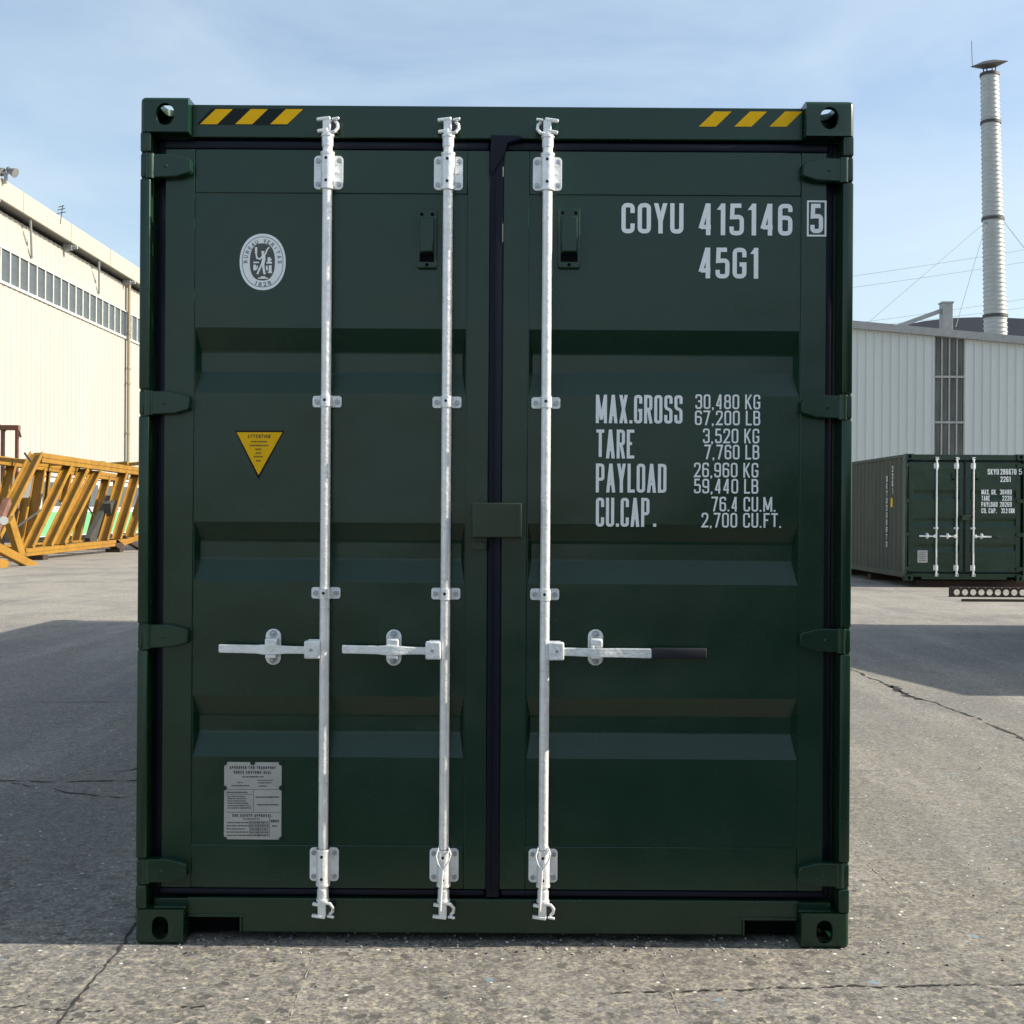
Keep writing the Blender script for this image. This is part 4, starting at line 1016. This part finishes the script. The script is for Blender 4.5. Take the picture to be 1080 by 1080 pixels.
mb = MB(); mb.bar(tp(116, 528, XF - .3) - O, tp(93, 573, XF - .3) - O, .18, .42, up=(0, 1, .5)); mb.build('hydraulic_cover', M['dark_metal'], tr)
mb = MB(); mb.bar(tp(121, 532, XF - .1) - O, tp(113, 537, XF - .1) - O, .25, .4); mb.build('hydraulic_head', M['dark_metal'], tr)
N0 = -12.9
mb = MB(); mb.bar(tp(-14, 572, N0) - O, tp(36, 598, N0 + .2) - O, .18, .22, bev=.01); mb.build('outrigger', M['mustard'], tr)
mb = MB(); mb.bar(tp(10, 548, N0 - .3) - O, tp(22, 588, N0 - .3) - O, .16, .34, up=(0, 1, 0), bev=.01); mb.build('outrigger_brace', M['mustard'], tr)
mb = MB(); mb.bar(tp(8, 528, N0 - .2) - O, tp(-6, 562, N0 - .2) - O, .16, .2, up=(0, 1, 0)); mb.build('rusty_bracket', M['rust'], tr)
mb = MB(); mb.bar(tp(-12, 592, N0) - O, tp(5, 597, N0) - O, .2, .26, bev=.01); mb.build('foot_pad', M['mustard'], tr)
c0 = tp(3, 549, N0) - O; mb = MB(); mb.cyl(c0, c0 + Vector((.06, -.08, 0)), .11, n=16); mb.build('pulley', M['grey_trim'], tr)
for a, b in (((33, 487), (26, 478)), ((16, 557), (43, 538)), ((92, 533), (99, 545))): mb = MB(); mb.cyl(tp(*a, XF + .2) - O, tp(*b, XF + .2) - O, .03, n=6); mb.build('hose', M['dark_metal'], tr)
mb = MB(); mb.bar(tp(118, 572, XF) - O, tp(126, 578, XF) - O, .3, .26); mb.build('support_block', M['wood'], tr)
mb = MB(); mb.bar(tp(130, 568, XF) - O, tp(152, 580, XF) - O, .2, .16); mb.build('support_block', M['wood'], tr)
for bb in ((-.1, .4, BL.y - 38.9, BL.y - 38.5, 0, BL.z - .112), (XR + 13.8, XR + 14.2, -3, -2.6, 0, BL.z - .102), (-.1, .4, BR.y - 41, BR.y - 40.7, 0, BL.z - .132)):
    mb = MB(); mb.box(*bb); mb.build('packing_timber', M['wood'], tr)
# rusty frame behind the boom
fr_ = empty('rusty_frame', (W(10, 540, 41).x, CAM_Y + 41, 0)); tag(fr_, 'tall narrow rusty steel frame standing behind the lattice boom at the picture edge', 'steel frame')
def lx(px): return (px - 10) * 41 / F
zt = W(10, 450, 41).z
for px1 in (2.5, 17.5): mb = MB(); mb.box(lx(px1) - .05, lx(px1) + .05, -.06, .06, 0, zt - .12, .004); mb.build('upright', M['rust'], fr_)
mb = MB(); mb.box(lx(-1), lx(20), -.1, .1, zt - .119, zt + .05, .01); mb.bar((lx(19), 0, zt - .1), (lx(21.5), 0, zt - .35), .06, .06); mb.bar((lx(-2), 0, zt + .08), (lx(5), 0, zt - .15), .08, .06); mb.build('crossbar', M['rust'], fr_)
mb = MB(); mb.box(lx(-1), lx(20), -.05, .05, zt - 1.25, zt - 1.15); mb.build('lower_bar', M['frame_pale'], fr_)

# ------------------------------------------------------------------ right shed
SD = 45.0; sy = CAM_Y + SD
rt = empty('metal_shed', (16, sy, 0)); tag(rt, 'light grey ribbed metal shed behind the smaller container, right', 'shed')
a = W(897, 344.5, SD); b = W(1080, 361.5, SD); slope = (b.z - a.z) / (b.x - a.x)
def ztop(x): return a.z + (x - a.x) * slope if x > 4 else a.z + (4 - a.x) * slope + (x - 4) * .09
xw0, xw1 = W(985.2, 400, SD).x, W(1017, 400, SD).x
mb = MB(); x = -2.0; pit = 8.78 * SD / F
x = xw0 - pit * 42
while x < 40:
    if not (xw0 - .01 < x < xw1 - .12):
        for (u, v, du, dv) in ((0, .76, 0, 0), (.76, .84, 0, 1), (.84, .92, 1, 1), (.92, 1, 1, 0)):
            xa, xb = x + u * pit, x + v * pit
            mb.quad((xa - 16, -du * .06, 0), (xb - 16, -dv * .06, 0), (xb - 16, -dv * .06, ztop(xb) - .02), (xa - 16, -du * .06, ztop(xa) - .02))
    x += pit
xe_ = xw0 + pit * 4
mb.quad((xw1 - 16 + .03, -.01, 0), (xe_ - 16, 0, 0), (xe_ - 16, 0, ztop(xe_) - .02), (xw1 - 16 + .03, -.01, ztop(xw1) - .02))
mb.build('wall', M['grey_clad'], rt, smooth=False)
mb = MB(); xs_ = [-5.0, 4.0, 40.0]
for p, q in zip(xs_[:-1], xs_[1:]): mb.bar((p - 16, -.06, ztop(p) + .06), (q - 16, -.06, ztop(q) + .06), .34, .27)
mb.build('roof_edge_trim', M['grey_trim'], rt)
mb = MB()
for p, q in zip(xs_[:-1], xs_[1:]): mb.quad((p - 16, .1, ztop(p) + .15), (q - 16, .1, ztop(q) + .15), (q - 16, 30, ztop(q) + .15), (p - 16, 30, ztop(p) + .15))
mb.build('roof', M['grey_trim'], rt, smooth=False)
mb = MB(); mb.box(-21, 24, .1, 30, .05, 5.4); mb.build('inner_shell', M['grey_clad'], rt)
nb = 4; wd = (xw1 - xw0) / nb
zs = [0, W(1000, 445.5, SD).z, W(1000, 397.5, SD).z, ztop(xw0) - .05]
for r_ in range(3):
    for k in range(nb):
        mb = MB(); xx = xw0 + k * wd
        for j in range(4):
            q0, q1 = xx + wd * j / 4, xx + wd * (j + 1) / 4
            mb.quad((q0 - 16, .02, zs[r_]), ((q0 + q1) / 2 - 16, .05 - .05 * 0, zs[r_]), ((q0 + q1) / 2 - 16, .05, zs[r_ + 1]), (q0 - 16, .02, zs[r_ + 1]))
            mb.quad(((q0 + q1) / 2 - 16, .05, zs[r_]), (q1 - 16, .02, zs[r_]), (q1 - 16, .02, zs[r_ + 1]), ((q0 + q1) / 2 - 16, .05, zs[r_ + 1]))
        mb.build('window', M['translucent'], rt, smooth=False)
mb = MB()
for k in range(nb + 1): mb.box(xw0 + k * wd - 16 - .025, xw0 + k * wd - 16 + .025, -.03, .01, 0, ztop(xw0) - .1)
for zz in zs[1:3]: mb.box(xw0 - 16, xw1 - 16, -.05, -.031, zz - .04, zz + .04)
mb.build('window_frame', M['louvre_frame'], rt)
pa, pb = W(992.5, 320.5, SD + 1.5), W(1003, 350, SD + 1.5)
mb = MB(); mb.box(pa.x - 16, pb.x - 16, 1.3, 1.7, 5.5, pa.z, .01); mb.box(pa.x - 16 - .03, pb.x - 16 + .03, 1.27, 1.73, pa.z + .001, pa.z + .06); mb.build('roof_post', M['grey_trim'], rt)
q0 = W(992, 328, SD + 1.5); q1 = W(945, 345, SD + 1.5); mb = MB(); mb.bar((q0.x - 16, 1.5, q0.z), (q1.x - 16, 1.5, q1.z), .12, .16); mb.build('roof_brace', M['grey_trim'], rt)

# dark roofed hall further back
HD = 90.0; hy = CAM_Y + HD
hl_ = empty('hall', (34, hy, 0)); tag(hl_, 'far hall of which only the low dark curved roof shows above the grey shed', 'hall')
prof = [(935, 349), (955, 342.5), (975, 338.5), (1000, 335.5), (1030, 334.5), (1060, 335), (1100, 337), (1150, 341), (1200, 350)]
pts = [W(a_, b_, HD) for a_, b_ in prof]
poly = [(p.x - 34, p.z) for p in pts]; zz = min(p[1] for p in poly) - .5
mb = MB(); mb.prism([(poly[0][0], zz)] + poly + [(poly[-1][0], zz)], 0, 40); mb.build('roof', M['roof_dark'], hl_)
mb = MB(); mb.box(poly[0][0] + .4, poly[-1][0] - .4, .4, 39.5, 0, zz - .002); mb.build('wall', M['grey_clad'], hl_)

# chimney
CD = 60.0; s = CD / F; cb_ = W(1050, 350, CD); ct = W(1043.6, 77, CD)
ch = empty('chimney_stack', (cb_.x, cb_.y, 0)); tag(ch, 'tall slim ribbed steel chimney with a dish cap behind the grey shed', 'chimney')
dirv = (ct - cb_); base_ = cb_ - dirv * ((cb_.z - 0) / dirv.z)
def cp_(z): return base_ + dirv * (z / dirv.z) - Vector((cb_.x, cb_.y, 0))
mb = MB(); z = 0; rb = lambda z_: s * (11.4 - 2.6 * (z_ - cb_.z) / (ct.z - cb_.z)) if z_ > cb_.z else s * 11.4
st = 4.7 * s; nn = 28; prev = None; bm = mb.bm; zlist = []
while z < ct.z: zlist += [(z, 1.0), (z + st * .55, 1.0), (z + st * .68, 1.07), (z + st * .88, 1.07)]; z += st
zlist.append((ct.z, 1.0))
for z_, k in zlist:
    c = cp_(z_); r_ = rb(z_) * k; rg = [bm.verts.new((c.x + r_ * math.cos(2 * math.pi * j / nn), c.y + r_ * math.sin(2 * math.pi * j / nn), z_)) for j in range(nn)]
    if prev:
        for j in range(nn): bm.faces.new((prev[j], prev[(j + 1) % nn], rg[(j + 1) % nn], rg[j]))
    prev = rg
mb.build('pipe', M['steel_duct'], ch)
for py_ in (79, 129.5, 231.5, 333.5):
    z_ = W(1045, py_, CD).z; c = cp_(z_); mb = MB(); mb.cyl((c.x, c.y, z_ - .07), (c.x, c.y, z_ + .07), rb(z_) * 1.13, n=28); mb.build('flange', M['dark_metal'], ch)
c = cp_(ct.z + .32)
mb = MB(); tilt = Matrix.Translation(c + Vector((0, 0, .02))) @ Matrix.Rotation(R(-8), 4, 'Y') @ Matrix.Rotation(R(14), 4, 'X')
t_ = bmesh.new(); bmesh.ops.create_cone(t_, cap_ends=True, segments=36, radius1=.30, radius2=19 * s, depth=.20); t_.transform(tilt); mb._merge(t_)
t_ = bmesh.new(); bmesh.ops.create_cone(t_, cap_ends=True, segments=36, radius1=19 * s, radius2=.3, depth=.16); t_.transform(tilt @ Matrix.Translation((0, 0, .18))); mb._merge(t_)
for j in range(4):
    a_ = R(45 + 90 * j); mb.cyl(cp_(ct.z) + Vector((.3 * math.cos(a_), .3 * math.sin(a_), -.1)), cp_(ct.z) + Vector((.3 * math.cos(a_), .3 * math.sin(a_), .32)), .03, n=6)
mb.build('rain_cap', M['dark_metal'], ch)
mb = MB(); rr_ = W(1024.5, 70, CD) - ch.location; mb.cyl(rr_ + Vector((.05, 0, -.05)), rr_ + Vector((0, 0, 1.25)), .018, n=6); mb.build('lightning_rod', M['wire'], ch)
for (a_, b_, c_, d_) in ((1041, 233, 917, 339), (1059, 234, 1150, 352), (1041, 233, 1008, 345), (1055, 233, 1062, 348)):
    mb = MB(); mb.cyl(W(a_, b_, CD) - ch.location, W(c_, d_, CD - (12 if c_ != 1062 else -3)) - ch.location, .013, n=5); mb.build('guy_wire', M['wire'], ch)

# power lines
PD = 120.0
for pxx, nm in ((640, 'utility pole hidden behind the foreground container'), (1330, 'utility pole standing past the right edge of the yard')):
    p = W(pxx, 540, PD); e = empty('utility_pole', (p.x, p.y, 0)); tag(e, nm, 'utility pole', 'utility poles')
    zt = W(pxx, 296 if pxx > 1000 else 330, PD).z
    ztop_ = max(zt, W(pxx, 225 if pxx > 1000 else 305, PD).z) + 1
    mb = MB(); mb.cyl((0, 0, 0), (0, 0, ztop_), .22, .14, n=12); mb.build('shaft', M['concrete_pole'], e)
    mb = MB(); mb.box(-1.4, 1.4, -.08, .08, ztop_ - .6, ztop_ - .45); mb.build('crossarm', M['concrete_pole'], e)
for k, (y0_, y1_) in enumerate(((288, 261), (300, 274), (338, 313), (343, 322))):
    sl = (y1_ - y0_) / 177; pa_ = W(640, y0_ + (640 - 903) * sl, PD); pb_ = W(1330, y0_ + (1330 - 903) * sl, PD); mb = MB(); pr_ = None
    for j in range(15):
        t = j / 14; p = pa_.lerp(pb_, t) - Vector((0, 0, 4 * t * (1 - t) * .8 - .5))
        if pr_: mb.cyl(pr_, p, .014, n=5)
        pr_ = p
    o = mb.build('power_line', M['wire']); tag(o, ('topmost faint power line crossing the sky behind the chimney', 'second faint power line from the top behind the chimney', 'third faint power line from the top, just above the dark roof', 'lowest faint power line, skimming the dark curved roof')[k], 'power line', 'power lines behind the chimney')
